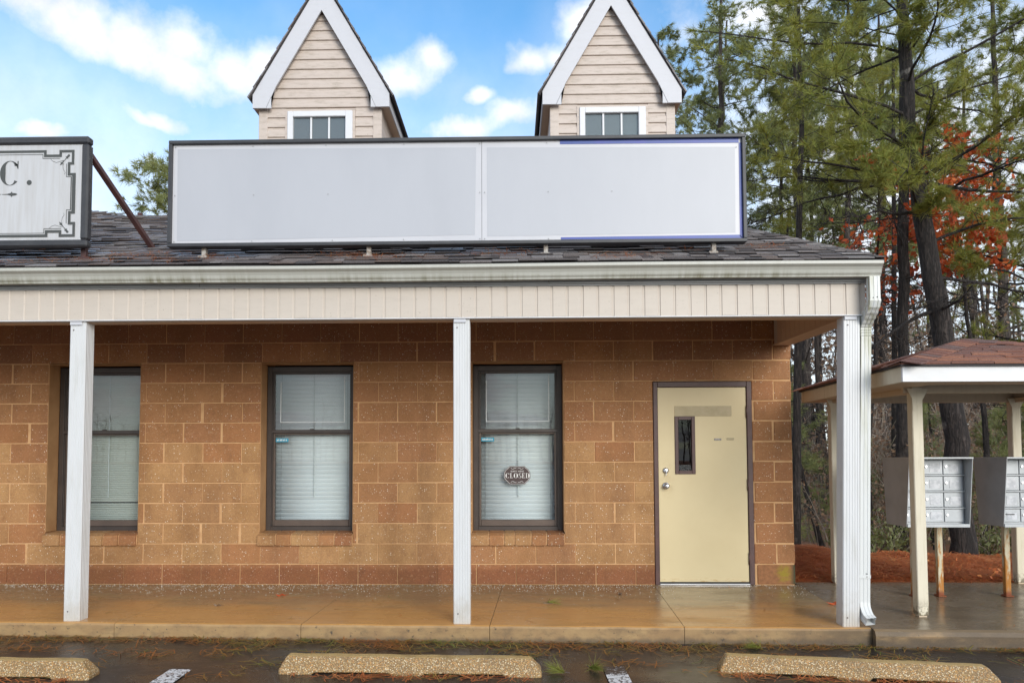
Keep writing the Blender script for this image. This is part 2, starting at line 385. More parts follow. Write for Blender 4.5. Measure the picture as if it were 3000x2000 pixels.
def concrete(name, c1, c2, stain, edge_y=None):
    m, t, b = new_mat(name); p = world_pos(t); x, y, z = t.sep(p)
    col = t.mix(t.ramp(t.noise(p, 1.3, 5, 0.6), 0.3, 0.72), c1, c2)
    # orange iron stain that creeps along the outer edge
    ys = t.math('ADD', y, t.math('MULTIPLY', t.math('SUBTRACT', t.noise(t.comb(t.math('MULTIPLY', x, 1.1), t.math('MULTIPLY', y, 2.0), 0), 1.3, 4, 0.6), 0.5), 1.5))
    f = t.ramp(ys, -0.55, -1.40)
    xr = t.ramp(x, 3.2, 2.4)
    col = t.mix(t.math('MULTIPLY', t.math('MULTIPLY', f, xr), 0.85), col, stain)
    band = t.noise(t.comb(t.math('MULTIPLY', x, 0.8), t.math('MULTIPLY', y, 5.0), 0), 1.5, 5, 0.7)
    col = t.mix(t.math('MULTIPLY', t.ramp(band, 0.45, 0.75), 0.35), col, (0.10, 0.065, 0.035))
    # vertical face: weather marks
    nz = t.sep(t.node('ShaderNodeNewGeometry').outputs['Normal'])[2]
    side = t.ramp(nz, 0.75, 0.35)
    face = t.mix(t.ramp(t.noise(t.comb(t.math('MULTIPLY', x, 2.2), 0, t.math('MULTIPLY', z, 3.0)), 2.0, 5, 0.65), 0.30, 0.68), (0.36, 0.235, 0.105), (0.27, 0.165, 0.075))
    drk = t.math('MULTIPLY', t.ramp(x, 1.8, 3.0), t.ramp(t.noise(t.comb(t.math('MULTIPLY', x, 1.4), 0, t.math('MULTIPLY', z, 5.0)), 2.0, 5, 0.6), 0.28, 0.55))
    face = t.mix(t.math('MULTIPLY', drk, 0.85), face, (0.050, 0.037, 0.026))
    pit = t.ramp(t.noise(p, 26, 4, 0.7), 0.62, 0.68)
    face = t.mix(pit, face, (0.05, 0.04, 0.03))
    blot = t.ramp(t.noise(t.comb(t.math('MULTIPLY', x, 5.0), 0, t.math('MULTIPLY', z, 9.0)), 1.3, 6, 0.7), 0.46, 0.68)
    face = t.mix(t.math('MULTIPLY', blot, 0.55), face, (0.115, 0.080, 0.045))
    face = t.mix(t.math('MULTIPLY', t.ramp(t.math('MULTIPLY_ADD', t.noise(p, 9, 4, 0.7), 0.07, z), -0.045, -0.09), 0.7), face, (0.07, 0.052, 0.036))
    col = t.mix(side, col, face)
    grain = t.noise(p, 210, 3, 0.6)
    col = t.mix(t.math('MULTIPLY', t.ramp(grain, 0.35, 0.8), 0.22), col, (0.32, 0.24, 0.15))
    t.put(b.inputs['Base Color'], col)
    wet = t.ramp(t.noise(t.comb(x, t.math('MULTIPLY', y, 2.0), 0), 1.5, 4, 0.6), 0.30, 0.65)
    ro = t.math('MULTIPLY_ADD', wet, -0.22, 0.37)
    t.put(b.inputs['Roughness'], t.math('MAXIMUM', ro, t.math('MULTIPLY', side, 0.75)))
    add_bump(t, b, t.math('ADD', t.math('MULTIPLY', grain, 0.4), t.noise(p, 30, 3)), 0.10, 0.008)
concrete('sidewalk', (0.33, 0.235, 0.118), (0.255, 0.175, 0.088), (0.56, 0.275, 0.075))
concrete('slab_grey', (0.225, 0.168, 0.108), (0.165, 0.12, 0.075), (0.28, 0.18, 0.09))

def asphalt():
    m, t, b = new_mat('asphalt'); p = world_pos(t); x, y, z = t.sep(p)
    big = t.noise(t.comb(x, t.math('MULTIPLY', y, 1.8), 0), 1.1, 5, 0.65)
    col = t.mix(t.ramp(big, 0.3, 0.7), (0.017, 0.0145, 0.0145), (0.036, 0.028, 0.025))
    st = t.noise(p, 160, 2, 0.6)
    col = t.mix(t.math('MULTIPLY', t.ramp(st, 0.55, 0.75), 0.4), col, (0.085, 0.073, 0.065))
    v = t.voro(p, 60)
    fl = t.math('MULTIPLY', t.math('LESS_THAN', v.outputs['Distance'], 0.16), t.math('GREATER_THAN', t.sep(v.outputs['Color'])[0], 0.90))
    col = t.mix(fl, col, (0.34, 0.31, 0.28))
    silt = t.ramp(t.math('ADD', t.vmath('LENGTH', t.vmath('MULTIPLY', t.vmath('SUBTRACT', p, (1.25, -2.62, 0)), (2.6, 5.0, 0))), t.math('MULTIPLY', t.noise(p, 5, 4), 0.9)), 1.7, 0.9)
    col = t.mix(t.math('MULTIPLY', silt, 0.7), col, (0.14, 0.115, 0.075))
    t.put(b.inputs['Base Color'], col)
    t.put(b.inputs['Roughness'], t.math('MULTIPLY_ADD', t.ramp(big, 0.35, 0.65), 0.28, 0.14))
    add_bump(t, b, t.math('ADD', st, t.math('MULTIPLY', t.noise(p, 45, 3), 0.8)), 0.28, 0.006)
asphalt()
def paint():
    m, t, b = new_mat('road_paint'); p = world_pos(t)
    y = t.sep(p)[1]
    n = t.noise(p, 42, 5, 0.75)
    f = t.ramp(t.math('ADD', n, t.math('MULTIPLY', t.ramp(y, -2.68, -2.60), -0.13)), 0.44, 0.50)
    t.put(b.inputs['Base Color'], t.mix(f, (0.05, 0.04, 0.036), (0.66, 0.67, 0.68))); b.inputs['Roughness'].default_value = 0.5
paint()
def aggregate():
    m, t, b = new_mat('aggregate'); p = world_pos(t)
    v = t.voro(p, 120)
    r_, g_, b_ = t.sep(v.outputs['Color'])
    cr = t.node('ShaderNodeValToRGB'); t.put(cr.inputs[0], r_)
    e = cr.color_ramp.elements
    e[0].position = 0.0; e[0].color = (0.24, 0.165, 0.085, 1); e[1].position = 1.0; e[1].color = (0.74, 0.62, 0.42, 1)
    for pos, c in ((0.25, (0.36, 0.25, 0.115)), (0.5, (0.47, 0.28, 0.095)), (0.68, (0.52, 0.24, 0.065)), (0.8, (0.52, 0.42, 0.27))):
        q = e.new(pos); q.color = (*c, 1)
    top = t.ramp(t.sep(t.node('ShaderNodeNewGeometry').outputs['Normal'])[2], 0.80, 0.95)
    smooth = t.math('MULTIPLY', top, 0.75)
    col = t.mix(t.ramp(v.outputs['Distance'], 0.35, 0.62), cr.outputs[0], (0.22, 0.135, 0.055))
    col = t.mix(smooth, col, (0.50, 0.345, 0.135))
    dirt = t.ramp(t.noise(p, 4, 5, 0.65), 0.48, 0.70)
    col = t.mix(t.math('MULTIPLY', dirt, 0.45), col, (0.11, 0.075, 0.04))
    t.put(b.inputs['Base Color'], col); b.inputs['Roughness'].default_value = 0.6
    h = t.math('SUBTRACT', 1.0, v.outputs['Distance'])
    add_bump(t, b, h, 0.55, 0.008)
aggregate()
simple('salt', (0.80, 0.77, 0.70), 0.5)

def needle_mat(name, ca, cb, cc, dark):
    m, t, b = new_mat(name); p = world_pos(t)
    g = t.node('ShaderNodeNewGeometry').outputs['Random Per Island']
    col = t.mix(t.ramp(t.noise(p, 1.1, 4, 0.6), 0.32, 0.66), ca, cb)
    col = t.mix(t.ramp(g, 0.55, 1.0, False), col, cc)
    col = t.mix(t.ramp(g, 0.12, 0.0, False), col, dark)
    t.put(b.inputs['Base Color'], col); b.inputs['Roughness'].default_value = 0.5
    b.inputs['Specular IOR Level'].default_value = 0.35
    out = m.node_tree.nodes['Material Output']
    tl = t.node('ShaderNodeBsdfTranslucent'); t.put(tl.inputs[0], col)
    mx = t.node('ShaderNodeMixShader'); mx.inputs[0].default_value = 0.35
    t.l.new(b.outputs[0], mx.inputs[1]); t.l.new(tl.outputs[0], mx.inputs[2]); t.l.new(mx.outputs[0], out.inputs[0])
needle_mat('needles', (0.185, 0.235, 0.055), (0.285, 0.295, 0.052), (0.38, 0.36, 0.08), (0.16, 0.085, 0.025))
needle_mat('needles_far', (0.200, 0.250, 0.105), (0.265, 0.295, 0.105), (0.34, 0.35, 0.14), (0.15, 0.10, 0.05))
needle_mat('oak_leaves', (0.62, 0.125, 0.035), (0.52, 0.09, 0.03), (0.68, 0.20, 0.06), (0.34, 0.06, 0.025))
needle_mat('laurel', (0.115, 0.135, 0.045), (0.165, 0.180, 0.065), (0.24, 0.26, 0.12), (0.10, 0.08, 0.04))
needle_mat('dry_leaves', (0.25, 0.155, 0.098), (0.20, 0.135, 0.095), (0.33, 0.205, 0.12), (0.10, 0.07, 0.052))
needle_mat('straw', (0.62, 0.205, 0.068), (0.52, 0.155, 0.055), (0.70, 0.34, 0.13), (0.20, 0.065, 0.03))
needle_mat('litter_mix', (0.24, 0.28, 0.065), (0.40, 0.15, 0.05), (0.50, 0.19, 0.055), (0.16, 0.20, 0.05))
def bark(name, c1, c2, c3, sc=1.0):
    m, t, b = new_mat(name); p = world_pos(t)
    q = t.vmath('MULTIPLY', p, (26 * sc, 26 * sc, 6 * sc))
    v = t.ramp(t.noise(t.vmath('MULTIPLY', p, (38 * sc, 38 * sc, 5 * sc)), 1.0, 4, 0.7, 0.6), 0.42, 0.60)
    n = t.noise(q, 0.8, 5, 0.65)
    col = t.mix(t.ramp(n, 0.3, 0.7), c1, c2)
    col = t.mix(t.math('SUBTRACT', 1.0, v), col, tuple(k * 0.40 for k in c1))
    col = t.mix(t.ramp(t.noise(p, 3.0, 4, 0.6), 0.60, 0.70), col, c3)
    t.put(b.inputs['Base Color'], col); b.inputs['Roughness'].default_value = 0.85
    add_bump(t, b, t.math('ADD', v, n), 0.9, 0.025)
bark('bark', (0.034, 0.027, 0.025), (0.060, 0.047, 0.041), (0.085, 0.073, 0.063))
bark('bark_pale', (0.034, 0.027, 0.025), (0.060, 0.047, 0.041), (0.20, 0.185, 0.165))
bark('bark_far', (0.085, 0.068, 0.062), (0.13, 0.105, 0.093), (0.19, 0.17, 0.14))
simple('twig', (0.11, 0.082, 0.068), 0.8, (0.26, 0.235, 0.17), 2.5)
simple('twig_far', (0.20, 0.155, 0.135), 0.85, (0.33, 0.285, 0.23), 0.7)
def forest_floor():
    m, t, b = new_mat('forest_floor'); p = world_pos(t)
    col = t.mix(t.ramp(t.noise(p, 1.2, 6, 0.65), 0.3, 0.7), (0.46, 0.14, 0.052), (0.36, 0.115, 0.048))
    col = t.mix(t.ramp(t.noise(p, 34, 5, 0.7), 0.45, 0.7), col, (0.46, 0.17, 0.065))
    far = t.ramp(t.sep(p)[1], 3.0, 9.0)
    col = t.mix(t.math('MULTIPLY', far, 0.8), col, t.mix(t.ramp(t.noise(p, 0.8, 5), 0.4, 0.65), (0.19, 0.115, 0.07), (0.135, 0.13, 0.055)))
    t.put(b.inputs['Base Color'], col); b.inputs['Roughness'].default_value = 0.9
    add_bump(t, b, t.noise(p, 50, 5, 0.7), 0.8, 0.03)
forest_floor()

# ------------------------------------------------------------------ mesh helpers
def link(name, me, mat=None, parent=None):
    o = bpy.data.objects.new(name, me)
    if me is not None and mat:
        if len(me.materials) == 0: me.materials.append(MATS[mat])
    COL.objects.link(o)
    if parent is not None: o.parent = parent
    return o
def tag(o, label=None, cat=None, group=None, kind=None):
    if label: o['label'] = label
    if cat: o['category'] = cat
    if group: o['group'] = group
    if kind: o['kind'] = kind
    return o
def empty(name, loc=(0, 0, 0), parent=None):
    o = bpy.data.objects.new(name, None); o.empty_display_size = 0.2
    COL.objects.link(o); o.location = loc
    if parent is not None: o.parent = parent
    return o
class MB:
    """collects faces of one piece"""
    def __init__(s): s.v = []; s.f = []
    def add(s, vs_, fs):
        k = len(s.v); s.v += [tuple(p) for p in vs_]; s.f += [tuple(i + k for i in q) for q in fs]; return s
    def box(s, x0, x1, y0, y1, z0, z1):
        return s.add([(x0, y0, z0), (x1, y0, z0), (x1, y1, z0), (x0, y1, z0), (x0, y0, z1), (x1, y0, z1), (x1, y1, z1), (x0, y1, z1)],
                     [(0, 3, 2, 1), (4, 5, 6, 7), (0, 1, 5, 4), (1, 2, 6, 5), (2, 3, 7, 6), (3, 0, 4, 7)])
    def cbox(s, x0, x1, y0, y1, z0, z1, c):
        """box with chamfered edges"""
        lo = (x0, y0, z0); hi = (x1, y1, z1); vs_ = []; idx = {}
        for ix in (0, 1):
            for iy in (0, 1):
                for iz in (0, 1):
                    p = [(lo[k], hi[k])[(ix, iy, iz)[k]] for k in range(3)]
                    for a in range(3):
                        q = list(p)
                        for k in range(3):
                            if k != a: q[k] += c if (ix, iy, iz)[k] == 0 else -c
                        idx[(ix, iy, iz, a)] = len(vs_); vs_.append(q)
        fs = []
        for a in range(3):
            b, d = [k for k in range(3) if k != a]
            for side in (0, 1):
                q = []
                for (ib, id_) in ((0, 0), (1, 0), (1, 1), (0, 1)):
                    t_ = [0, 0, 0]; t_[a] = side; t_[b] = ib; t_[d] = id_
                    q.append(idx[(*t_, a)])
                fs.append(q)
            for ib in (0, 1):
                for id_ in (0, 1):
                    e0 = [0, 0, 0]; e0[b] = ib; e0[d] = id_; e1 = list(e0); e1[a] = 1
                    fs.append([idx[(*e0, b)], idx[(*e1, b)], idx[(*e1, d)], idx[(*e0, d)]])
        for ix in (0, 1):
            for iy in (0, 1):
                for iz in (0, 1):
                    fs.append([idx[(ix, iy, iz, 0)], idx[(ix, iy, iz, 1)], idx[(ix, iy, iz, 2)]])
        return s.add(vs_, fs)
    def prism(s, poly, p0, p1, axis='y'):
        """extrude a 2-D outline: axis y -> outline in (x,z); axis x -> outline in (y,z); axis z -> (x,y)"""
        n = len(poly)
        mk = {'y': lambda a, b, t: (a, t, b), 'x': lambda a, b, t: (t, a, b), 'z': lambda a, b, t: (a, b, t)}[axis]
        vs_ = [mk(a, b, p0) for a, b in poly] + [mk(a, b, p1) for a, b in poly]
        fs = [tuple(range(n)), tuple(range(2 * n - 1, n - 1, -1))]
        fs += [(i, (i + 1) % n, n + (i + 1) % n, n + i) for i in range(n)]
        return s.add(vs_, fs)
    def tube(s, pts, rad, n=8, caps=True, square=False):
        pts = [Vector(p) for p in pts]
        if not isinstance(rad, (list, tuple)): rad = [rad] * len(pts)
        rings = []; prev = None
        for i, p in enumerate(pts):
            d = (pts[min(i + 1, len(pts) - 1)] - pts[max(i - 1, 0)]).normalized()
            if prev is None:
                a = Vector((1, 0, 0)) if abs(d.x) < 0.8 else Vector((0, 1, 0))
            else: a = prev
            a = (a - d * a.dot(d)).normalized(); prev = a; b = d.cross(a)
            rings.append([p + (a * math.cos(2 * math.pi * k / n + (math.pi / 4 if square else 0)) + b * math.sin(2 * math.pi * k / n + (math.pi / 4 if square else 0))) * rad[i] for k in range(n)])
        vs_ = [v for r_ in rings for v in r_]
        fs = [(i * n + k, i * n + (k + 1) % n, (i + 1) * n + (k + 1) % n, (i + 1) * n + k) for i in range(len(pts) - 1) for k in range(n)]
        if caps: fs += [tuple(range(n - 1, -1, -1)), tuple((len(pts) - 1) * n + k for k in range(n))]
        return s.add(vs_, fs)
    def mesh(s, name, fix=True):
        me = bpy.data.meshes.new(name); me.from_pydata(s.v, [], s.f); me.update()
        if fix:
            import bmesh
            bm = bmesh.new(); bm.from_mesh(me); bmesh.ops.recalc_face_normals(bm, faces=bm.faces); bm.to_mesh(me); bm.free()
        return me
    def build(s, name, mat, parent=None, smooth=False):
        me = s.mesh(name)
        if smooth: me.polygons.foreach_set('use_smooth', [True] * len(me.polygons))
        return link(name, me, mat, parent)
def box(name, mat, parent, x0, x1, y0, y1, z0, z1, c=0.0):
    m = MB()
    m.cbox(x0, x1, y0, y1, z0, z1, c) if c else m.box(x0, x1, y0, y1, z0, z1)
    return m.build(name, mat, parent)
def big_mesh(name, V, F, mat, parent=None, smooth=False):
    """V (n,3), F list of integer arrays (m,k)"""
    if not isinstance(F, list): F = [F]
    me = bpy.data.meshes.new(name)
    V = np.asarray(V, dtype=np.float32)
    me.vertices.add(len(V)); me.vertices.foreach_set('co', V.ravel())
    nl = sum(f.size for f in F); npoly = sum(len(f) for f in F)
    me.loops.add(nl); me.polygons.add(npoly)
    me.loops.foreach_set('vertex_index', np.concatenate([f.ravel() for f in F]).astype(np.int32))
    tot = np.concatenate([np.full(len(f), f.shape[1]) for f in F]).astype(np.int32)
    st = np.concatenate([[0], np.cumsum(tot)[:-1]]).astype(np.int32)
    me.polygons.foreach_set('loop_start', st)
    if smooth: me.polygons.foreach_set('use_smooth', np.ones(npoly, dtype=bool))
    me.update(calc_edges=True); me.validate()
    return link(name, me, mat, parent)

# ------------------------------------------------------------------ the setting
def asph_z(x): return -0.098 - 0.0085 * (x + 3.8)
def edge_z(x): return 0.018 - 0.0049 * (x + 4.2)

def ground_z(x, y):
    """forest floor: a low mound of pine straw behind the slab, then falling away"""
    x = np.asarray(x, float); y = np.asarray(y, float)
    crest = np.interp(x, [2.0, 3.3, 4.3, 5.5, 8], [0.26, 0.21, 0.06, 0.0, -0.02])
    prof = np.interp(y, [0.1, 0.25, 1.3, 2.2, 4.5, 9, 20, 60, 200], [-0.06, -0.03, 1.0, 0.75, 0, 0, 0, 0, 0])
    low = np.interp(y, [0.1, 2.2, 4.5, 9, 20, 60, 200], [0, -0.05, -0.38, -0.65, -0.55, 0.3, 0.5])
    z = np.where(prof > 0, crest * np.clip(prof, 0, 1) + np.minimum(prof, 0), prof) + low
    z = z + 0.025 * np.sin(3.1 * x + 1.7 * y) * np.clip(y - 0.3, 0, 1) + 0.018 * np.sin(7.3 * x - 4.1 * y) * np.clip(y - 0.3, 0, 1)
    return np.where(y < 0.1, -0.45, z)
xs = np.unique(np.concatenate([np.linspace(-120, -12, 10), np.linspace(-12, 2.5, 10), np.linspace(2.5, 12, 60), np.linspace(12, 40, 20), np.linspace(40, 160, 8)]))
ys = np.unique(np.concatenate([np.linspace(-90, 0.0, 12), [0.05, 0.11], np.linspace(0.17, 5, 42), np.linspace(5.2, 20, 24), np.linspace(22, 200, 18)]))
X, Y = np.meshgrid(xs, ys, indexing='ij')
V = np.stack([X, Y, ground_z(X, Y)], -1).reshape(-1, 3)
ny = len(ys); i, j = np.meshgrid(np.arange(len(xs) - 1), np.arange(ny - 1), indexing='ij')
F = np.stack([i * ny + j, (i + 1) * ny + j, (i + 1) * ny + j + 1, i * ny + j + 1], -1).reshape(-1, 4)
tag(big_mesh('forest_floor', V, F, 'forest_floor', smooth=True), kind='structure')

xs = np.linspace(-40, 40, 41); ys = np.concatenate([np.linspace(-60, -4, 15), np.linspace(-3.8, -1.60, 12)])
X, Y = np.meshgrid(xs, ys, indexing='ij')
V = np.stack([X, Y, np.clip(asph_z(X), -0.22, -0.04) + 0.004 * np.sin(5 * X) * np.sin(4 * Y)], -1).reshape(-1, 3)
ny = len(ys); i, j = np.meshgrid(np.arange(len(xs) - 1), np.arange(ny - 1), indexing='ij')
F = np.stack([i * ny + j, (i + 1) * ny + j, (i + 1) * ny + j + 1, i * ny + j + 1], -1).reshape(-1, 4)
lot = tag(big_mesh('parking_lot', V, F, 'asphalt', smooth=True), kind='structure')
for (xa, xb, yb) in ((0.625, 0.775, -2.47), (-2.345, -2.195, -2.66)):
    m = MB(); za, zb = asph_z(xa) + 0.008, asph_z(xb) + 0.008
    m.add([(xa, -6.5, za), (xb, -6.5, zb), (xb, yb, zb), (xa, yb, za)], [(0, 1, 2, 3)])
    m.build('parking_line', 'road_paint', lot)

walk = tag(empty('sidewalk'), kind='structure')
joints = [-7.6, -6.12, -4.63, -3.10, -1.60, -0.10, 1.43, 2.885]
def slab(x0, x1, yb, yf, mat, nose=0.02, sk=0.047):
    n = 9; prof = []
    g = 0.0022
    rows = []
    for k in range(n + 1):
        xa = x0 + g + (x1 - x0 - 2 * g) * k / n
        e = float(edge_z(xa)) + 0.0015 * math.sin(9.1 * xa)
        pts = [(yb, 0.0), (-0.6, e / 3), (-1.2, e * 2 / 3), (yf + nose, e), (yf + nose * 0.35, e - nose * 0.3), (yf, e - nose), (yf + 0.004, -0.28), (yb, -0.28)]
        rows.append([(xa + sk * y if (k == 0 or k == n or True) else xa, y, z) for y, z in pts])
    q = len(rows[0]); m = MB()
    vs_ = [p for r_ in rows for p in r_]
    fs = [(a * q + b, a * q + (b + 1) % q, (a + 1) * q + (b + 1) % q, (a + 1) * q + b) for a in range(n) for b in range(q)]
    fs += [tuple(range(q)), tuple(n * q + b for b in range(q - 1, -1, -1))]
    m.add(vs_, fs)
    return m.build('slab', mat, walk)
for a, b in zip(joints[:-1], joints[1:]): slab(a, b, 0.004, -1.80, 'sidewalk')
slab(2.885, 5.6, 0.168, -1.865, 'slab_grey', 0.045, 0.047)
slab(5.6, 8.6, 0.168, -1.90, 'slab_grey', 0.045, 0.047)

# ------------------------------------------------------------------ the building
bld = tag(empty('store_building'), 'low brown block shop building with white porch posts and two steep dormers', 'building')
RH, PX = 0.2079, 0.4064
OPEN = [(-4.865, -3.885, 0.416, 2.287), (-2.620, -1.645, 0.416, 2.287), (-0.420, 0.535, 0.416, 2.287), (1.447, 2.458, 0.0, 2.0705)]
XL, XR = -7.4, 2.862
wall = empty('wall', parent=bld)
core = MB()
edges = [XL]
for (a, b, z0, z1) in OPEN: edges += [a, b]
edges += [XR - 0.006]
for k in range(0, len(edges), 2): core.box(edges[k] + 0.0, edges[k + 1], 0.004, 0.20, -0.05, 2.74)
for (a, b, z0, z1) in OPEN:
    core.box(a, b, 0.0045, 0.1995, z1 + 0.004, 2.739)
    if z0 > 0: core.box(a, b, 0.0045, 0.1995, -0.049, z0)
core.build('mortar_bed', 'mortar', wall)
def course_spans(r):
    z0, z1 = r * RH, (r + 1) * RH
    ph = 0.035 + (0 if r % 2 == 0 else PX / 2)
    xs_ = []
    k0 = math.floor((XL - ph) / PX)
    x = ph + k0 * PX
    spans = []
    while x < XR:
        spans.append((max(x, XL), min(x + PX, XR))); x += PX
    cuts = [(a, b) for (a, b, o0, o1) in OPEN if o0 < z1 - 0.05 and o1 > z0 + 0.05]
    out = []
    for a, b in spans:
        segs = [(a, b)]
        for c0, c1 in cuts:
            nxt = []
            for s0, s1 in segs:
                if s1 <= c0 or s0 >= c1: nxt.append((s0, s1)); continue
                if s0 < c0: nxt.append((s0, c0))
                if s1 > c1: nxt.append((c1, s1))
            segs = nxt
        out += [s for s in segs if s[1] - s[0] > 0.035]
    return z0, z1, out
cache = {}; left_blocks = MB()
rb = random.Random(3)
for r in range(13):
    z0, z1, spans = course_spans(r)
    for (a, b) in spans:
        if b < -5.9:
            left_blocks.cbox(a + 0.003, b - 0.003, 0.0, 0.19, z0 + 0.005, z1 - 0.005, 0.004); continue
        jl = rb.uniform(0.001, 0.005); jr = rb.uniform(0.001, 0.005)
        if 0 < r < 12 and rb.random() < 0.30: jr += rb.uniform(0.006, 0.024)
        if a <= XL + 1e-6 or any(abs(a - o[1]) < 1e-6 for o in OPEN): jl = 0.0
        last = abs(b - XR) < 1e-6
        if last or any(abs(b - o[0]) < 1e-6 for o in OPEN): jr = 0.0
        w = round(b - a - jl - jr, 2) if not last and b - a > 0.4 else round(b - a - jl - jr, 3)
        key = (w, last)
        if key not in cache:
            m = MB(); m.cbox(0, w, 0, 0.19, 0.0050, RH - 0.0050, 0.004 if not last else 0.009)
            cache[key] = m.mesh('block')
        mt = 'block_base' if r == 0 else ('block_red' if (a > 2.4 or rb.random() < 0.10) else ('block_top_shaded' if r == 12 or (r == 11 and rb.random() < 0.5) else ('block_upper' if r >= 7 or rb.random() < 0.2 else 'block')))
        if last and r == 0: mt = 'block_moss'
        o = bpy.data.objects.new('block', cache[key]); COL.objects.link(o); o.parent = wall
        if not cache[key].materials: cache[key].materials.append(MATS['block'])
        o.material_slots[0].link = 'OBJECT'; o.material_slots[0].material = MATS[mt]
        proud = rb.uniform(-0.003, 0.002) - (0.004 if r == 0 else 0)
        o.location = (a + jl + (rb.uniform(-0.010, 0.006) if last else 0), proud, z0)
        if last and r == 0: tag(o, 'damp corner block with a yellow moss patch')
tag(left_blocks.build('farther_blocks', 'block', wall), kind='stuff')
# end and rear walls
m = MB()
for r in range(13):
    y = 0.22 + (PX / 2 if r % 2 else 0)
    while y < 4.9:
        m.cbox(XR - 0.19, XR - 0.002, y + 0.005, min(y + PX - 0.005, 4.98), r * RH + 0.004, (r + 1) * RH - 0.004, 0.004); y += PX
tag(m.build('end_wall_blocks', 'block', bld), kind='stuff')
m = MB(); m.box(XR - 0.17, XR - 0.01, 0.21, 5.0, -0.05, 2.74); m.box(XL, XR - 0.18, 4.85, 5.0, -0.05, 2.74); m.box(XL, XL + 0.15, 0.21, 4.84, -0.05, 2.74)
m.box(XL + 0.16, XR - 0.18, 0.21, 4.84, 2.68, 2.70)
m.build('rear_wall', 'mortar', bld)

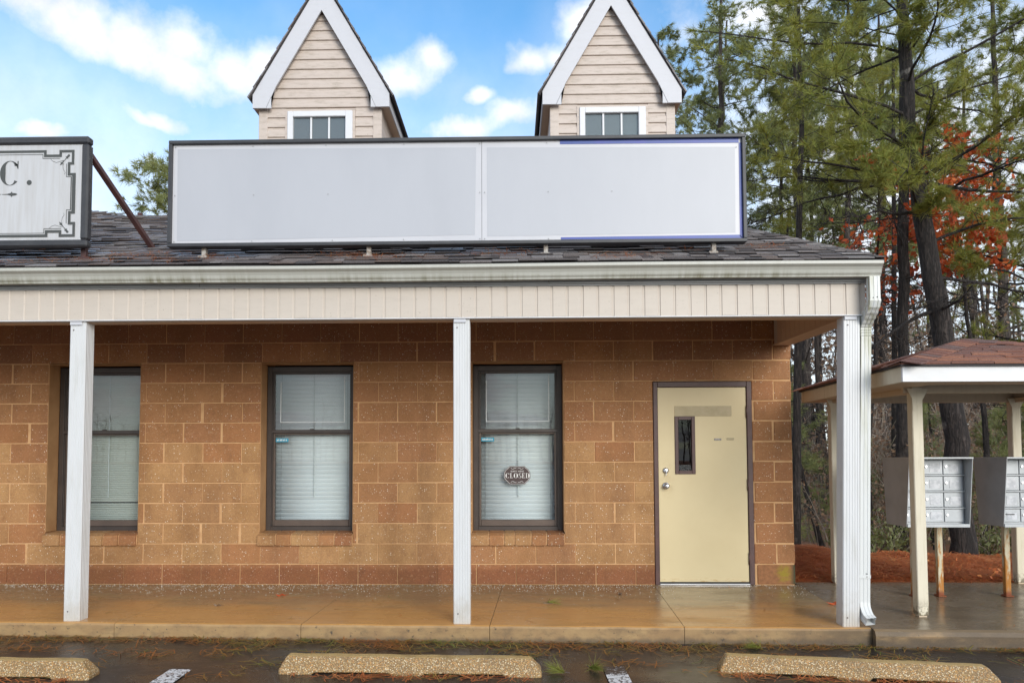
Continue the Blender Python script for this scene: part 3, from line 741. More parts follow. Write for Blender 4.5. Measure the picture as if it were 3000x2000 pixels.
# ---- windows
def window(x0, x1, z0, z1, screen, line, sticker):
    w = empty('window', parent=bld)
    f = 0.052; y0 = 0.198
    # painted jambs and head
    j = MB(); j.box(x0, x0 + 0.006, 0.006, y0, z0, z1 - 0.002); j.box(x1 - 0.006, x1, 0.006, y0, z0, z1 - 0.002); j.box(x0 + 0.0065, x1 - 0.0065, 0.006, y0, z1 - 0.008, z1 - 0.0025)
    j.build('jamb', 'jamb', w)
    a, b, lo, hi = x0 + 0.008, x1 - 0.008, z0 - 0.012, z1 - 0.022
    m_ = MB()
    m_.cbox(a, a + f, y0, y0 + 0.09, lo, hi, 0.003); m_.cbox(b - f, b, y0, y0 + 0.09, lo, hi, 0.003)
    m_.cbox(a + f, b - f, y0, y0 + 0.09, hi - 0.055, hi, 0.003); m_.cbox(a + f, b - f, y0, y0 + 0.09, lo, lo + 0.05, 0.003)
    m_.cbox(a + f, a + f + 0.010, y0 + 0.012, y0 + 0.06, lo + 0.05, hi - 0.055, 0.002)
    m_.cbox(b - f - 0.010, b - f, y0 + 0.012, y0 + 0.06, lo + 0.05, hi - 0.055, 0.002)
    m_.build('window_frame', 'bronze', w)
    ia, ib = a + f + 0.010, b - f - 0.010
    mid = 1.575
    up = MB(); s = 0.014
    up.cbox(ia, ia + s, y0 + 0.02, y0 + 0.055, mid - 0.01, hi - 0.055, 0.002); up.cbox(ib - s, ib, y0 + 0.02, y0 + 0.055, mid - 0.01, hi - 0.055, 0.002)
    up.cbox(ia + s, ib - s, y0 + 0.02, y0 + 0.055, hi - 0.080, hi - 0.055, 0.002); up.cbox(a + 0.03, b - 0.03, y0 + 0.004, y0 + 0.055, mid - 0.018, mid + 0.018, 0.003)
    up.build('upper_sash', 'bronze', w)
    low = MB()
    low.cbox(ia, ia + 0.02, y0 + 0.03, y0 + 0.07, lo + 0.05, mid - 0.019, 0.002); low.cbox(ib - 0.02, ib, y0 + 0.03, y0 + 0.07, lo + 0.05, mid - 0.019, 0.002)
    low.cbox(ia + 0.02, ib - 0.02, y0 + 0.018, y0 + 0.07, lo + 0.051, lo + 0.115, 0.003); low.cbox(ia + 0.02, ib - 0.02, y0 + 0.03, y0 + 0.07, mid - 0.034, mid - 0.019, 0.002)
    low.build('lower_sash', 'bronze_light', w)
    box('latch', 'bronze', w, (a + b) / 2 - 0.022, (a + b) / 2 + 0.022, y0 + 0.006, y0 + 0.03, mid + 0.019, mid + 0.028, 0.002)
    box('pane', 'glass_screen', w, ia + s, ib - s, y0 + 0.036, y0 + 0.040, mid + 0.018, hi - 0.080)
    box('pane', 'glass', w, ia + 0.02, ib - 0.02, y0 + 0.046, y0 + 0.050, lo + 0.115, mid - 0.034)
    if line:
        l0, l1, lz = ia + 0.072, ib - 0.072, mid + 0.095
        for (p, q, r_, s_) in ((l0, l0 + 0.007, lz, hi - 0.16), (l1 - 0.007, l1, lz, hi - 0.10), (l0 + 0.0075, l1 - 0.0075, lz, lz + 0.007)):
            box('pale_strip', 'pale_line', w, p, q, y0 + 0.030, y0 + 0.0345, r_, s_)  # thin pale strips on the upper pane
    if sticker:
        box('sticker', 'sticker_blue', w, ia + 0.022, ia + 0.022 + 0.135, y0 + 0.0415, y0 + 0.0450, mid - 0.112, mid - 0.072)
        bx_ = MB()
        for k, ww in enumerate((0.010, 0.007, 0.012, 0.008, 0.010, 0.006, 0.011)):
            xx = ia + 0.034 + k * 0.016; bx_.box(xx, xx + ww, y0 + 0.0390, y0 + 0.0410, mid - 0.100, mid - 0.084 + 0.004 * (k % 2))
        bx_.build('sticker_lettering', 'print_white', w)
        bx_ = MB()
        for k, ww in enumerate((0.018, 0.009, 0.007, 0.010, 0.008, 0.009, 0.007)):
            xx = ia + 0.024 + sum((0.018, 0.009, 0.007, 0.010, 0.008, 0.009, 0.007)[:k]) + 0.004 * k
            bx_.box(xx, xx + ww, y0 + 0.0415, y0 + 0.0450, mid - 0.055, mid - 0.045 + (0.005 if k == 0 else 0))
        bx_.build('sticker_lettering', 'print_dark', w)
    # sill of cut block pieces, slightly proud
    sx = x0 - 0.006; parts_ = (0.195, 0.17, 0.115, 0.185, 0.17, 0.20)
    tot = sum(parts_); g = 0.016; sc = (x1 - x0 + 0.006) / tot
    for q in parts_:
        ww = q * sc
        pm = MB()
        pm.prism([(-0.035 + rb.uniform(-0.003, 0.003), 0.402), (-0.030, 0.505 + rb.uniform(-0.006, 0.006)), (0.02, 0.522), (0.194, 0.530), (0.194, 0.402)], sx + (g / 2 if sx > x0 else 0), min(sx + ww - g / 2, x1), 'x')
        pm.build('sill_block', ('block_base', 'block', 'block_red', 'block')[int(q * 1000) % 4], w)
        sx += ww
    sm = MB(); sm.prism([(-0.018, 0.404), (-0.016, 0.500), (0.02, 0.516), (0.193, 0.524), (0.193, 0.404)], x0 - 0.004, x1 - 0.001, 'x'); sm.build('sill_bed', 'mortar', w)
    return (ia, ib, lo, hi, y0)
WIN = [window(-4.865, -3.885, 0.535, 2.287, False, False, False), window(-2.620, -1.645, 0.535, 2.287, True, True, True), window(-0.420, 0.535, 0.535, 2.287, True, True, True)]

# ---- door
door = empty('door', parent=bld)
fr = MB(); DX0, DX1, DZ = 1.450, 2.455, 2.0675
fr.cbox(DX0, DX0 + 0.046, -0.012, 0.12, 0.0, DZ, 0.004); fr.cbox(DX1 - 0.052, DX1, -0.012, 0.12, 0.0, DZ, 0.004); fr.cbox(DX0 + 0.046, DX1 - 0.052, -0.012, 0.12, DZ - 0.055, DZ, 0.004)
fr.box(DX0 + 0.046, DX0 + 0.058, 0.055, 0.12, 0.012, DZ - 0.055); fr.box(DX1 - 0.064, DX1 - 0.052, 0.055, 0.12, 0.012, DZ - 0.055)
fr.build('door_frame', 'door_frame', door)
LX0, LX1, LZ0, LZ1 = 1.499, 2.400, 0.030, 2.008
lx0, lx1, lz0, lz1 = 1.674, 1.869, 1.127, 1.706
lf = MB(); yd0, yd1 = 0.006, 0.050
lf.box(LX0, lx0, yd0, yd1, LZ0, LZ1); lf.box(lx1, LX1, yd0, yd1, LZ0, LZ1); lf.box(lx0, lx1, yd0, yd1, LZ0, lz0); lf.box(lx0, lx1, yd0, yd1, lz1, LZ1)
me = lf.mesh('door_leaf')
import bmesh
bm = bmesh.new(); bm.from_mesh(me); bmesh.ops.remove_doubles(bm, verts=bm.verts, dist=1e-5); bm.to_mesh(me); bm.free()
link('door_leaf', me, 'door_paint', door)
vf = MB(); vw = 0.030
for (a, b, c, d) in ((lx0 - 0.006, lx0 + vw, lz0 - 0.006, lz1 + 0.006), (lx1 - vw, lx1 + 0.006, lz0 - 0.006, lz1 + 0.006), (lx0 + vw, lx1 - vw, lz0 - 0.006, lz0 + vw), (lx0 + vw, lx1 - vw, lz1 - vw, lz1 + 0.006)):
    vf.cbox(a, b, -0.006, 0.052, c, d, 0.003)
vf.build('vision_panel_frame', 'door_frame', door)
box('pane', 'glass_dark', door, lx0 + vw, lx1 - vw, 0.020, 0.026, lz0 + vw, lz1 - vw)
box('adhesive_patch', 'door_patch', door, 1.672, 2.250, 0.0005, 0.0055, 1.713, 1.817)
box('plate_mark', 'leg_pale', door, 2.069, 2.143, 0.001, 0.0055, 1.464, 1.485, 0.0015)
box('plate_mark', 'door_patch', door, 2.198, 2.272, 0.001, 0.0055, 1.467, 1.490, 0.0015)
def disc_tube(name, mat, parent, cx, cz, prof, n=20):
    m_ = MB(); m_.tube([(cx, y, cz) for y, r_ in prof], [r_ for y, r_ in prof], n)
    return m_.build(name, mat, parent, smooth=True)
kn = disc_tube('knob', 'steel', door, 1.571, 1.002, [(0.006, 0.036), (-0.004, 0.036), (-0.008, 0.030), (-0.010, 0.015), (-0.032, 0.014), (-0.036, 0.022), (-0.050, 0.027), (-0.062, 0.024), (-0.066, 0.012)])
disc_tube('deadbolt', 'steel', door, 1.570, 1.157, [(0.006, 0.030), (-0.004, 0.030), (-0.012, 0.024), (-0.014, 0.012)])
box('key', 'steel', door, 1.5665, 1.5735, -0.026, -0.0145, 1.105, 1.165, 0.002)
for zz in (1.696, 0.951, 0.203):
    hm = MB(); hm.tube([(2.402, -0.006, zz), (2.402, -0.006, zz + 0.118)], 0.0075, 10); hm.build('hinge', 'door_frame', door, True)
box('threshold', 'aluminium', door, DX0 + 0.046, DX1 - 0.052, -0.02, 0.12, 0.001, 0.014, 0.003)
box('sweep', 'dark', door, LX0, LX1, 0.010, 0.046, 0.0145, 0.029)
# black sheet standing in for the unlit room behind the door glass
m = MB(); m.box(1.40, 2.50, 0.60, 0.61, 0.01, 2.6); m.build('door_dark_sheet', 'dark', bld)

# ---- porch posts (fluted vinyl sleeves)
def post(xb, xt, zb, zt, y0=-1.74, w=0.134):
    h = w / 2; poly = []
    fl = [-0.6, -0.28, 0.05, 0.36, 0.66]; g = 0.0035; d = 0.003
    def side(ax, ay, nx, ny):
        out = [(-h + 0.006)]
        pts = [(-h + 0.007, 0)]
        for q in fl:
            c = q * h; pts += [(c - g, 0), (c - g * 0.4, -d), (c + g * 0.4, -d), (c + g, 0)]
        pts.append((h - 0.007, 0))
        return [(ax * s + nx * (h + o), ay * s + ny * (h + o)) for s, o in pts]
    poly += side(1, 0, 0, -1) + side(0, 1, 1, 0) + side(-1, 0, 0, 1) + side(0, -1, -1, 0)
    yc = y0 + h; n = len(poly); m_ = MB()
    rings = [(xb, zb, 1), (xb + (xt - xb) * 0.5, (zb + zt) / 2, 1), (xt, zt, 1)]
    vs_ = [(cx + a * k, yc + b * k, z) for cx, z, k in rings for a, b in poly]
    fs = [(i_ * n + k, i_ * n + (k + 1) % n, (i_ + 1) * n + (k + 1) % n, (i_ + 1) * n + k) for i_ in range(2) for k in range(n)]
    fs += [tuple(range(n)), tuple(2 * n + k for k in range(n))]
    m_.add(vs_, fs)
    p = m_.build('porch_post', 'post_white', bld)
    bc = MB(); bc.cbox(xt - h + 0.004, xt + h - 0.03, y0 - 0.012, y0 + 0.02, zt - 0.035, zt - 0.004, 0.003); bc.build('cap_bracket', 'trim_white', p)
    for (xx, zz) in ((xb - 0.03, zb + 0.08), (xt - 0.035, zt - 0.075)):
        sc_ = MB(); sc_.tube([(xx, y0 + 0.001, zz), (xx, y0 - 0.003, zz)], 0.0055, 8); sc_.build('screw', 'brace_brown', p)
    return p
post(-3.568, -3.569, edge_z(-3.57) - 0.006, 2.450)
post(-0.409, -0.409, edge_z(-0.4) - 0.002, 2.450)
post(2.668, 2.735, edge_z(2.67) - 0.012, 2.450)
post(-6.73, -6.73, edge_z(-6.7), 2.450)

# ---- porch beam with vertical vinyl boards
beam = empty('porch_beam', parent=bld)
YB = -1.76
m = MB(); m.box(-7.4, 2.825, YB + 0.007, -1.60, 2.458, 2.74); m.box(2.70, 2.825, -1.599, 0.0, 2.450, 2.739); m.build('beam_core', 'vinyl_beige', beam)
pit = 0.1237; x = 2.820 - 0.014
box('corner_trim', 'vinyl_beige', beam, 2.806, 2.836, YB - 0.006, YB + 0.03, 2.452, 2.716, 0.003)
pm_ = MB()
pw = pit - 0.009
pm_.prism([(0, 0.008), (0.004, 0.0), (pw - 0.010, 0.0), (pw - 0.004, 0.004), (pw, 0.008)], 2.456, 2.708, 'z')
pme = pm_.mesh('beam_panel'); pme.materials.append(MATS['vinyl_beige'])
while x > -7.0:
    o = bpy.data.objects.new('beam_panel', pme); COL.objects.link(o); o.parent = beam
    o.location = (x - pit, YB + random.uniform(-0.0012, 0.0008), random.uniform(-0.0015, 0.0015)); x -= pit
box('bottom_trim', 'vinyl_white', beam, -7.0, 2.806, YB - 0.003, YB + 0.05, 2.446, 2.455, 0.002)
box('beam_soffit', 'soffit_tan', beam, -7.0, 2.83, YB + 0.052, -1.595, 2.440, 2.4575)
# inner face of the return beam at the right end
for k in range(13):
    y0 = -1.59 + k * 0.1237
    if y0 + 0.115 < 0: box('return_panel', 'soffit_tan', beam, 2.693, 2.699, y0, y0 + 0.116, 2.452, 2.70, 0.002)
box('return_soffit', 'soffit_tan', beam, 2.685, 2.86, -1.594, -0.004, 2.436, 2.4495)
for k in range(10):
    y0 = -1.72 + k * 0.175; box('outer_panel', 'vinyl_beige', beam, 2.826, 2.834, y0, y0 + 0.168, 2.452, 2.70, 0.002)
soff = empty('porch_ceiling', parent=bld)
k = 0; x = -7.2
while x < 2.69:
    box('ceiling_panel', 'soffit_tan', soff, x, min(x + 0.296, 2.692), -1.598, 0.003, 2.716 + (0.002 if k % 2 else 0), 2.726, 0.002); x += 0.3; k += 1
for x in np.arange(-6.9, 2.6, 0.3): box('vent_slot', 'dark', soff, x, x + 0.012, -0.20, -0.05, 2.708, 2.7155)

# ---- fascia, gutter, downspout
fas = empty('eave', parent=bld)
for (a, b) in ((-7.4, -2.55), (-2.546, 0.30), (0.304, 2.84)):
    box('fascia_board', 'fascia_grey', fas, a, b, YB - 0.028, YB - 0.008, 2.716, 2.79, 0.002)
box('fascia_lip', 'fascia_grey', fas, -7.4, 2.84, YB - 0.014, YB - 0.0065, 2.704, 2.7155, 0.002)
m = MB(); m.prism([(-1.83, 2.845), (-1.80, 2.845), (-1.792, 2.880), (-1.846, 2.862), (-1.846, 2.852)], -7.4, 2.90, 'x'); m.build('drip_edge', 'drip_edge', fas)
gp = [(-1.800, 2.838), (-1.800, 2.737), (-1.872, 2.734), (-1.874, 2.745), (-1.886, 2.760), (-1.893, 2.785), (-1.905, 2.806), (-1.926, 2.822), (-1.930, 2.826), (-1.930, 2.848), (-1.922, 2.852), (-1.916, 2.846), (-1.916, 2.832), (-1.898, 2.815), (-1.884, 2.788), (-1.876, 2.764), (-1.864, 2.748), (-1.806, 2.746), (-1.806, 2.838)]
m = MB(); n = len(gp); NX = 60
xs_ = np.linspace(-7.4, 2.905, NX)
vs_ = [(float(xx), y, z + 0.003 * math.sin(1.3 * xx) + 0.006 * (xx + 3) / 6) for xx in xs_ for y, z in gp]
m.add(vs_, [(a * n + b, a * n + (b + 1) % n, (a + 1) * n + (b + 1) % n, (a + 1) * n + b) for a in range(NX - 1) for b in range(n)] + [tuple(range(n)), tuple((NX - 1) * n + b for b in range(n))])
m.build('gutter', 'gutter', fas)
m = MB(); m.prism([(y, z + 0.005) for y, z in gp[1:10]] + [(-1.80, 2.852)], 2.906, 2.912, 'x'); m.build('gutter_end_cap', 'gutter', fas)
def rect_tube(path, w, d, ridges=()):
    """fluted rectangular pipe swept along a path, w across x, d along the other direction"""
    base = []
    for (a, b) in ((-1, -1), (-.5, -1), (-.44, -.90), (-.3, -.90), (-.24, -1), (.24, -1), (.3, -.90), (.44, -.90), (.5, -1), (1, -1), (1, -.5), (.9, -.4), (.9, .4), (1, .5), (1, 1), (-1, 1), (-1, .5), (-.9, .4), (-.9, -.4), (-1, -.5)):
        base.append((a * w / 2, b * d / 2))
    n_ = len(base); m_ = MB(); vs2 = []
    for i_, p in enumerate(path):
        p = Vector(p); a = Vector(path[max(i_ - 1, 0)]); b = Vector(path[min(i_ + 1, len(path) - 1)])
        dr = (b - a).normalized(); ax = Vector((1, 0, 0)); ax = (ax - dr * ax.dot(dr)).normalized(); ay = dr.cross(ax)
        if ay.y < 0: ay = -ay
        k_ = 1.0 + (0.10 if i_ in ridges else 0)
        vs2 += [p + ax * u * k_ + ay * v_ * k_ for u, v_ in base]
    m_.add(vs2, [(i_ * n_ + b, i_ * n_ + (b + 1) % n_, (i_ + 1) * n_ + (b + 1) % n_, (i_ + 1) * n_ + b) for i_ in range(len(path) - 1) for b in range(n_)] + [tuple(range(n_))])
    return m_
path = [(2.852, -1.866, 2.736), (2.852, -1.866, 2.560)]
for k in range(13):
    t_ = k / 12; path.append((2.852 - 0.004 * t_, -1.866 + 0.165 * t_ * t_ * (3 - 2 * t_) , 2.545 - 0.20 * t_))
for k in range(6): path.append((2.848, -1.700, 2.33 - 0.012 * k))
rid = [i_ for i_ in range(2, 20) if i_ % 2 == 0]
path += [(2.8475, -1.699, 2.24), (2.812, -1.699, 1.2), (2.784, -1.699, 0.22), (2.783, -1.699, 0.17), (2.783, -1.705, 0.125), (2.785, -1.728, 0.085), (2.789, -1.755, 0.055), (2.796, -1.795, 0.035)]
dsp = rect_tube(path, 0.080, 0.066, rid).build('downspout', 'downspout', bld)
box('strap', 'downspout', dsp, 2.742, 2.830, -1.738, -1.7345, 0.36, 0.385)
for (xx, zz) in ((2.80, 0.395), (2.80, 0.372), (2.866, 2.57), (2.835, 2.565)):
    s_ = MB(); yy = -1.736 if zz < 1 else -1.8985
    s_.tube([(xx, yy, zz), (xx, yy - 0.004, zz)], 0.004, 8); s_.build('screw', 'dark', dsp)

# ---- roof
roof = empty('roof', parent=bld)
EY, EZ, SL, RY = -1.86, 2.880, 0.42, 1.58
RZ = EZ + SL * (RY - EY); HK = 0.30; XE = 2.95
XRD = XE - HK * (RY - EY)
BY = 2 * RY - EY
m = MB()
m.add([(-9.5, EY, EZ), (XE, EY, EZ), (XRD, RY, RZ), (-9.5, RY, RZ), (XE, BY, EZ), (-9.5, BY, EZ), (-9.5, EY, EZ - 0.02), (XE, EY, EZ - 0.02), (XE, BY, EZ - 0.02), (-9.5, BY, EZ - 0.02)],
      [(0, 1, 2, 3), (1, 4, 2), (3, 2, 4, 5), (0, 6, 7, 1), (1, 7, 8, 4), (4, 8, 9, 5), (6, 9, 8, 7), (0, 3, 5, 9, 6)])
m.build('roof_deck', 'roof_deck', roof)
cs = 1 / math.sqrt(1 + SL * SL)
sdir = Vector((0, cs, SL * cs)); nrm = Vector((0, -SL * cs, cs))
EXP = 0.142; rs = random.Random(5)
pieces = []
LEN = (RY - EY) / cs
c_ = 0; s = -0.02
while s < LEN - 0.04:
    x = -8.6 + rs.uniform(0, 0.2)
    wav = lambda xx: 0.004 * math.sin(2.3 * xx + c_) + 0.003 * math.sin(5.1 * xx)
    while True:
        w = rs.choice((0.09, 0.13, 0.17, 0.21, 0.26))
        x1 = x + w
        xlim = XE - HK * (s + EXP * 0.5) * cs + 0.01
        if x1 > xlim: x1 = xlim
        if x1 - x > 0.03:
            th = rs.choice((0.005, 0.006, 0.011, 0.013)); lip = rs.uniform(-0.012, 0.006)
            s1 = min(s + EXP + 0.05, LEN)
            dz = wav((x + x1) / 2)
            pieces.append((c_, x + 0.002, x1 - 0.002, s + lip, s1, th + 0.006 + dz + 0.004, 0.002 + dz))
        x += w
        if x >= xlim: break
    s += EXP; c_ += 1
o0 = Vector((0, EY, EZ))
def shingle_geo(x0, x1, s0, s1, h0, h1, t=0.006):
    P = lambda xx, ss, hh: Vector((xx, EY, EZ)) + sdir * ss + nrm * hh
    return [P(x0, s0, h0 - t), P(x1, s0, h0 - t), P(x1, s1, h1 - 0.001), P(x0, s1, h1 - 0.001), P(x0, s0, h0), P(x1, s0, h0), P(x1, s1, h1), P(x0, s1, h1)]
BF = [(0, 3, 2, 1), (4, 5, 6, 7), (0, 1, 5, 4), (1, 2, 6, 5), (2, 3, 7, 6), (3, 0, 4, 7)]
near = [p for p in pieces if p[0] <= 5 and p[2] > -5.0]
near = near[:290]; nearset = set(map(id, near))
for p in near:
    m_ = MB(); m_.add(shingle_geo(*p[1:7], t=0.010), BF)
    me = bpy.data.meshes.new('shingle'); me.from_pydata(m_.v, [], m_.f); me.update(); link('shingle', me, 'shingle', roof)
m = MB()
for p in pieces:
    if id(p) not in nearset: m.add(shingle_geo(*p[1:7], t=0.010), BF)
me = bpy.data.meshes.new('upper_shingles'); me.from_pydata(m.v, [], m.f); me.update()
tag(link('upper_shingles', me, 'shingle', roof), kind='stuff')
# hip caps and ridge caps
def cap_run(p0, p1, step, halfw, nA, nB, name='cap_shingle', mat='shingle', parent=roof):
    p0, p1 = Vector(p0), Vector(p1); d = (p1 - p0); L = d.length; d.normalize(); k = 0
    while k * step < L - 0.02:
        a = p0 + d * (k * step); b = p0 + d * min(k * step + step + 0.05, L)
        m_ = MB(); up = Vector((0, 0, 0.022)); up2_ = Vector((0, 0, 0.012)); th = Vector((0, 0, 0.007))
        A, B_ = Vector(nA) * halfw, Vector(nB) * halfw
        vs_ = [a + A + up2_, a + up, a + B_ + up2_, b + A + up2_ - th, b + up - th, b + B_ + up2_ - th]
        vs_ += [v - th for v in vs_]
        m_.add(vs_, [(0, 1, 4, 3), (1, 2, 5, 4), (6, 9, 10, 7), (7, 10, 11, 8), (0, 6, 7, 1), (1, 7, 8, 2), (3, 4, 10, 9), (4, 5, 11, 10), (0, 3, 9, 6), (2, 8, 11, 5)])
        m_.build(name, mat, parent); k += 1
cap_run((XE, EY, EZ), (XRD, RY, RZ), 0.16, 0.12, Vector((-1, 0, 0.0)), Vector((0.25, 0.75, -0.28)))
cap_run((-9.0, RY, RZ), (XRD, RY, RZ), 0.20, 0.13, Vector((0, -cs, -SL * cs)), Vector((0, cs, -SL * cs)))
vp = MB(); vp.tube([(-4.79, 1.75, 4.2), (-4.79, 1.75, 4.425)], 0.032, 12); vp.build('vent_pipe', 'brace_brown', roof, True)
# cross roof meeting the main slope in a valley at the left
A_, B_, E_ = Vector((-4.80, 1.56, RZ - 0.01)), Vector((-4.34, -0.17, 3.59)), Vector((-5.57, 2.3, 4.60))
nn = (B_ - A_).cross(E_ - A_); pz = lambda x_, y_: A_.z - (nn.x * (x_ - A_.x) + nn.y * (y_ - A_.y)) / nn.z
ln = lambda t_: A_ + (E_ - A_) * t_
P3 = [A_, B_ + (B_ - A_) * 0.5]
P3 += [Vector((-5.9, P3[1].y, pz(-5.9, P3[1].y))), ln(1.7)]
m = MB(); m.add([(p.x, p.y, p.z) for p in P3] + [(p.x, p.y, 2.9) for p in P3], [(0, 1, 2, 3), (4, 7, 6, 5), (0, 4, 5, 1), (1, 5, 6, 2), (2, 6, 7, 3), (3, 7, 4, 0)])
cg = m.build('cross_roof', 'shingle', roof)
# its courses run along the valley-side slope
m = MB()
u_ = (E_ - A_).normalized(); vdir = (B_ - A_); vdir = (vdir - u_ * vdir.dot(u_)).normalized(); nz_ = u_.cross(vdir); nz_ = nz_ if nz_.z > 0 else -nz_
hd = Vector((nn.y, -nn.x, 0)).normalized()            # horizontal line in the plane
gd = nz_.cross(hd); gd = gd if gd.z > 0 else -gd
rs2 = random.Random(9)
for row in range(-12, 12):
    q = rs2.uniform(0, 0.2) - 3.0
    while q < 3.0:
        w = rs2.choice((0.12, 0.18, 0.24)); c0 = A_ + gd * (row * 0.135) + hd * q
        ctr = c0 + hd * (w / 2)
        dv = ctr - A_
        a1 = dv.dot(vdir); a0 = dv.dot(u_)
        vlen = (B_ - A_).dot(vdir); vu = (B_ - A_).dot(u_)
        if a1 > 0.02 and a1 < 2.4 and a0 > vu * (a1 / vlen) + 0.03 and a0 < 2.0:
            h = rs2.choice((0.012, 0.018, 0.022))
            vs_ = [c0 + nz_ * h, c0 + hd * (w - 0.004) + nz_ * h, c0 + hd * (w - 0.004) + gd * 0.17 + nz_ * 0.004, c0 + gd * 0.17 + nz_ * 0.004]
            vs_ = [v - nz_ * 0.01 for v in vs_] + vs_
            m.add(vs_, BF)
        q += w
me = bpy.data.meshes.new('cross_roof_shingles'); me.from_pydata(m.v, [], m.f); me.update()
tag(link('cross_roof_shingles', me, 'shingle', roof), kind='stuff')

# ---- dormers
def dormer(xc, side):
    d = empty('dormer', parent=bld)
    yw = 1.0
    yr = 0.90; kx = (7.98 + yr) / (7.98 + 1.0); kz = lambda z: 1.41 + (z - 1.41) * kx
    hw = 0.735
    # box body
    m_ = MB(); m_.prism([(xc - hw + 0.006, 3.6), (xc + hw - 0.006, 3.6), (xc + hw - 0.006, 5.50), (xc, 6.80), (xc - hw + 0.006, 5.50)], yw + 0.004, 3.0, 'y'); m_.build('body', 'vinyl_pink', d)
    # corner boards
    for s_ in (-1, 1):
        a = xc + s_ * hw; m_ = MB(); m_.cbox(min(a, a - s_ * 0.105), max(a, a - s_ * 0.105), yw - 0.022, yw + 0.10, 4.0, 5.47, 0.004); m_.build('corner_board', 'vinyl_pink', d)
    # horizontal laps (dutch profile)
    pz_ = 0.1175; z = 5.561 - 12 * pz_; top = 6.66
    wl0, wl1, wtop = xc - 0.415, xc + 0.42, 5.415
    def halfwidth(zz): return (hw - 0.104) if zz < 5.60 else max(0.0, 0.66 * (6.72 - zz) / (6.72 - 5.60))
    while z < top:
        h0, hm_, h1 = halfwidth(z), halfwidth(z + 0.075), halfwidth(z + pz_)
        spans = [(-1, 1)]
        rows = [(z, h0, 0.016), (z + 0.004, h0, 0.019), (z + 0.070, hm_, 0.017), (z + 0.092, halfwidth(z + 0.092), 0.004), (min(z + pz_, 6.72), max(h1, 0.001), 0.002)]
        segs = [(lambda hh: xc - hh, lambda hh: xc + hh)]
        if z + pz_ * 0.5 < wtop: segs = [(lambda hh: xc - hh, lambda hh: wl0 - 0.0), (lambda hh: wl1, lambda hh: xc + hh)]
        for (fa, fb) in segs:
            m_ = MB(); vs_ = []
            for (zz, hh, o_) in rows: vs_ += [(fa(hh), yw - o_, zz), (fb(hh), yw - o_, zz)]
            for (zz, hh) in ((rows[-1][0], rows[-1][1]), (rows[0][0], rows[0][1])): vs_ += [(fa(hh), yw + 0.003, zz), (fb(hh), yw + 0.003, zz)]
            k_ = len(rows) + 2
            m_.add(vs_, [(2 * i_, 2 * i_ + 1, 2 * ((i_ + 1) % k_) + 1, 2 * ((i_ + 1) % k_)) for i_ in range(k_)] + [tuple(2 * i_ for i_ in range(k_)), tuple(2 * i_ + 1 for i_ in range(k_ - 1, -1, -1))])
            m_.build('lap_board', 'vinyl_pink', d)
        z += pz_
    # window
    wn = MB(); a, b, tz, bz = xc - 0.388, xc + 0.390, 5.392, 4.50
    f = 0.066
    wn.cbox(a, a + f, yw - 0.045, yw + 0.02, bz, tz, 0.006); wn.cbox(b - f - 0.02, b, yw - 0.045, yw + 0.02, bz, tz, 0.006); wn.cbox(a + f, b - f - 0.02, yw - 0.045, yw + 0.02, tz - 0.068, tz, 0.006)
    wn.build('window_frame', 'vinyl_white', d)
    st_ = MB(); st_.box(a - 0.028, a - 0.001, yw - 0.026, yw + 0.0, bz, tz + 0.024); st_.box(b + 0.001, b + 0.028, yw - 0.026, yw + 0.0, bz, tz + 0.024); st_.box(a - 0.0005, b + 0.0005, yw - 0.026, yw + 0.0, tz + 0.001, tz + 0.024); st_.build('window_casing', 'vinyl_pink', d)
    box('pane', 'glass', d, a + f, b - f - 0.02, yw - 0.010, yw - 0.006, bz, tz - 0.068)
    box('pane_backing', 'pane_grey', d, a + f, b - f - 0.02, yw - 0.004, yw + 0.001, bz, tz - 0.068)
    for q in (-0.108, 0.106): box('muntin', 'vinyl_white', d, xc + q - 0.011, xc + q + 0.011, yw - 0.022, yw - 0.0105, bz, tz - 0.068, 0.002)
    # rake boards with returns
    for s_ in (-1, 1):
        q = [(0.82, 5.452), (0.82, 5.612), (0.0, 7.02), (0.0, 6.645), (0.545, 5.710), (0.66, 5.452)]
        m_ = MB(); m_.prism([(xc * kx + s_ * u_ * kx, kz(z_)) for u_, z_ in q], yr, yr + 0.025, 'y'); m_.build('rake_board', 'trim_white', d)
        q = [(0.662, 5.452), (0.598, 5.590), (0.598, 5.452)]
        m_ = MB(); m_.prism([(xc * kx + s_ * u_ * kx, kz(z_)) for u_, z_ in [(0.656, 5.452), (0.555, 5.68), (0.597, 5.640), (0.597, 5.452)]], yr + 0.004, yr + 0.028, 'y'); m_.build('rake_return', 'trim_white', d)
        # eave soffit along the side and its fascia
        xa, xb = xc * kx + s_ * 0.80, xc + s_ * hw
        m_ = MB(); m_.prism([(xc * kx + s_ * 0.800, kz(5.46)), (xc * kx + s_ * 0.812, kz(5.46)), (xc * kx + s_ * 0.812, kz(5.62)), (xc * kx + s_ * 0.800, kz(5.62))], yr + 0.026, 3.1, 'y'); m_.build('eave_fascia', 'trim_white', d)
        m_ = MB(); m_.box(min(xa, xc + s_ * (hw - 0.01)), max(xa, xc + s_ * (hw - 0.01)), yr + 0.026, 3.1, kz(5.465), kz(5.475)); m_.build('eave_soffit', 'soffit_tan', d)
        # front overhang soffit
        m_ = MB(); m_.add([(xc * kx + s_ * 0.80 * kx, yr + 0.026, kz(5.62)), (xc * kx, yr + 0.026, kz(6.99)), (xc * kx, yw + 0.03, kz(6.99)), (xc * kx + s_ * 0.80 * kx, yw + 0.03, kz(5.62))], [(0, 1, 2, 3)]); m_.build('rake_soffit', 'soffit_tan', d)
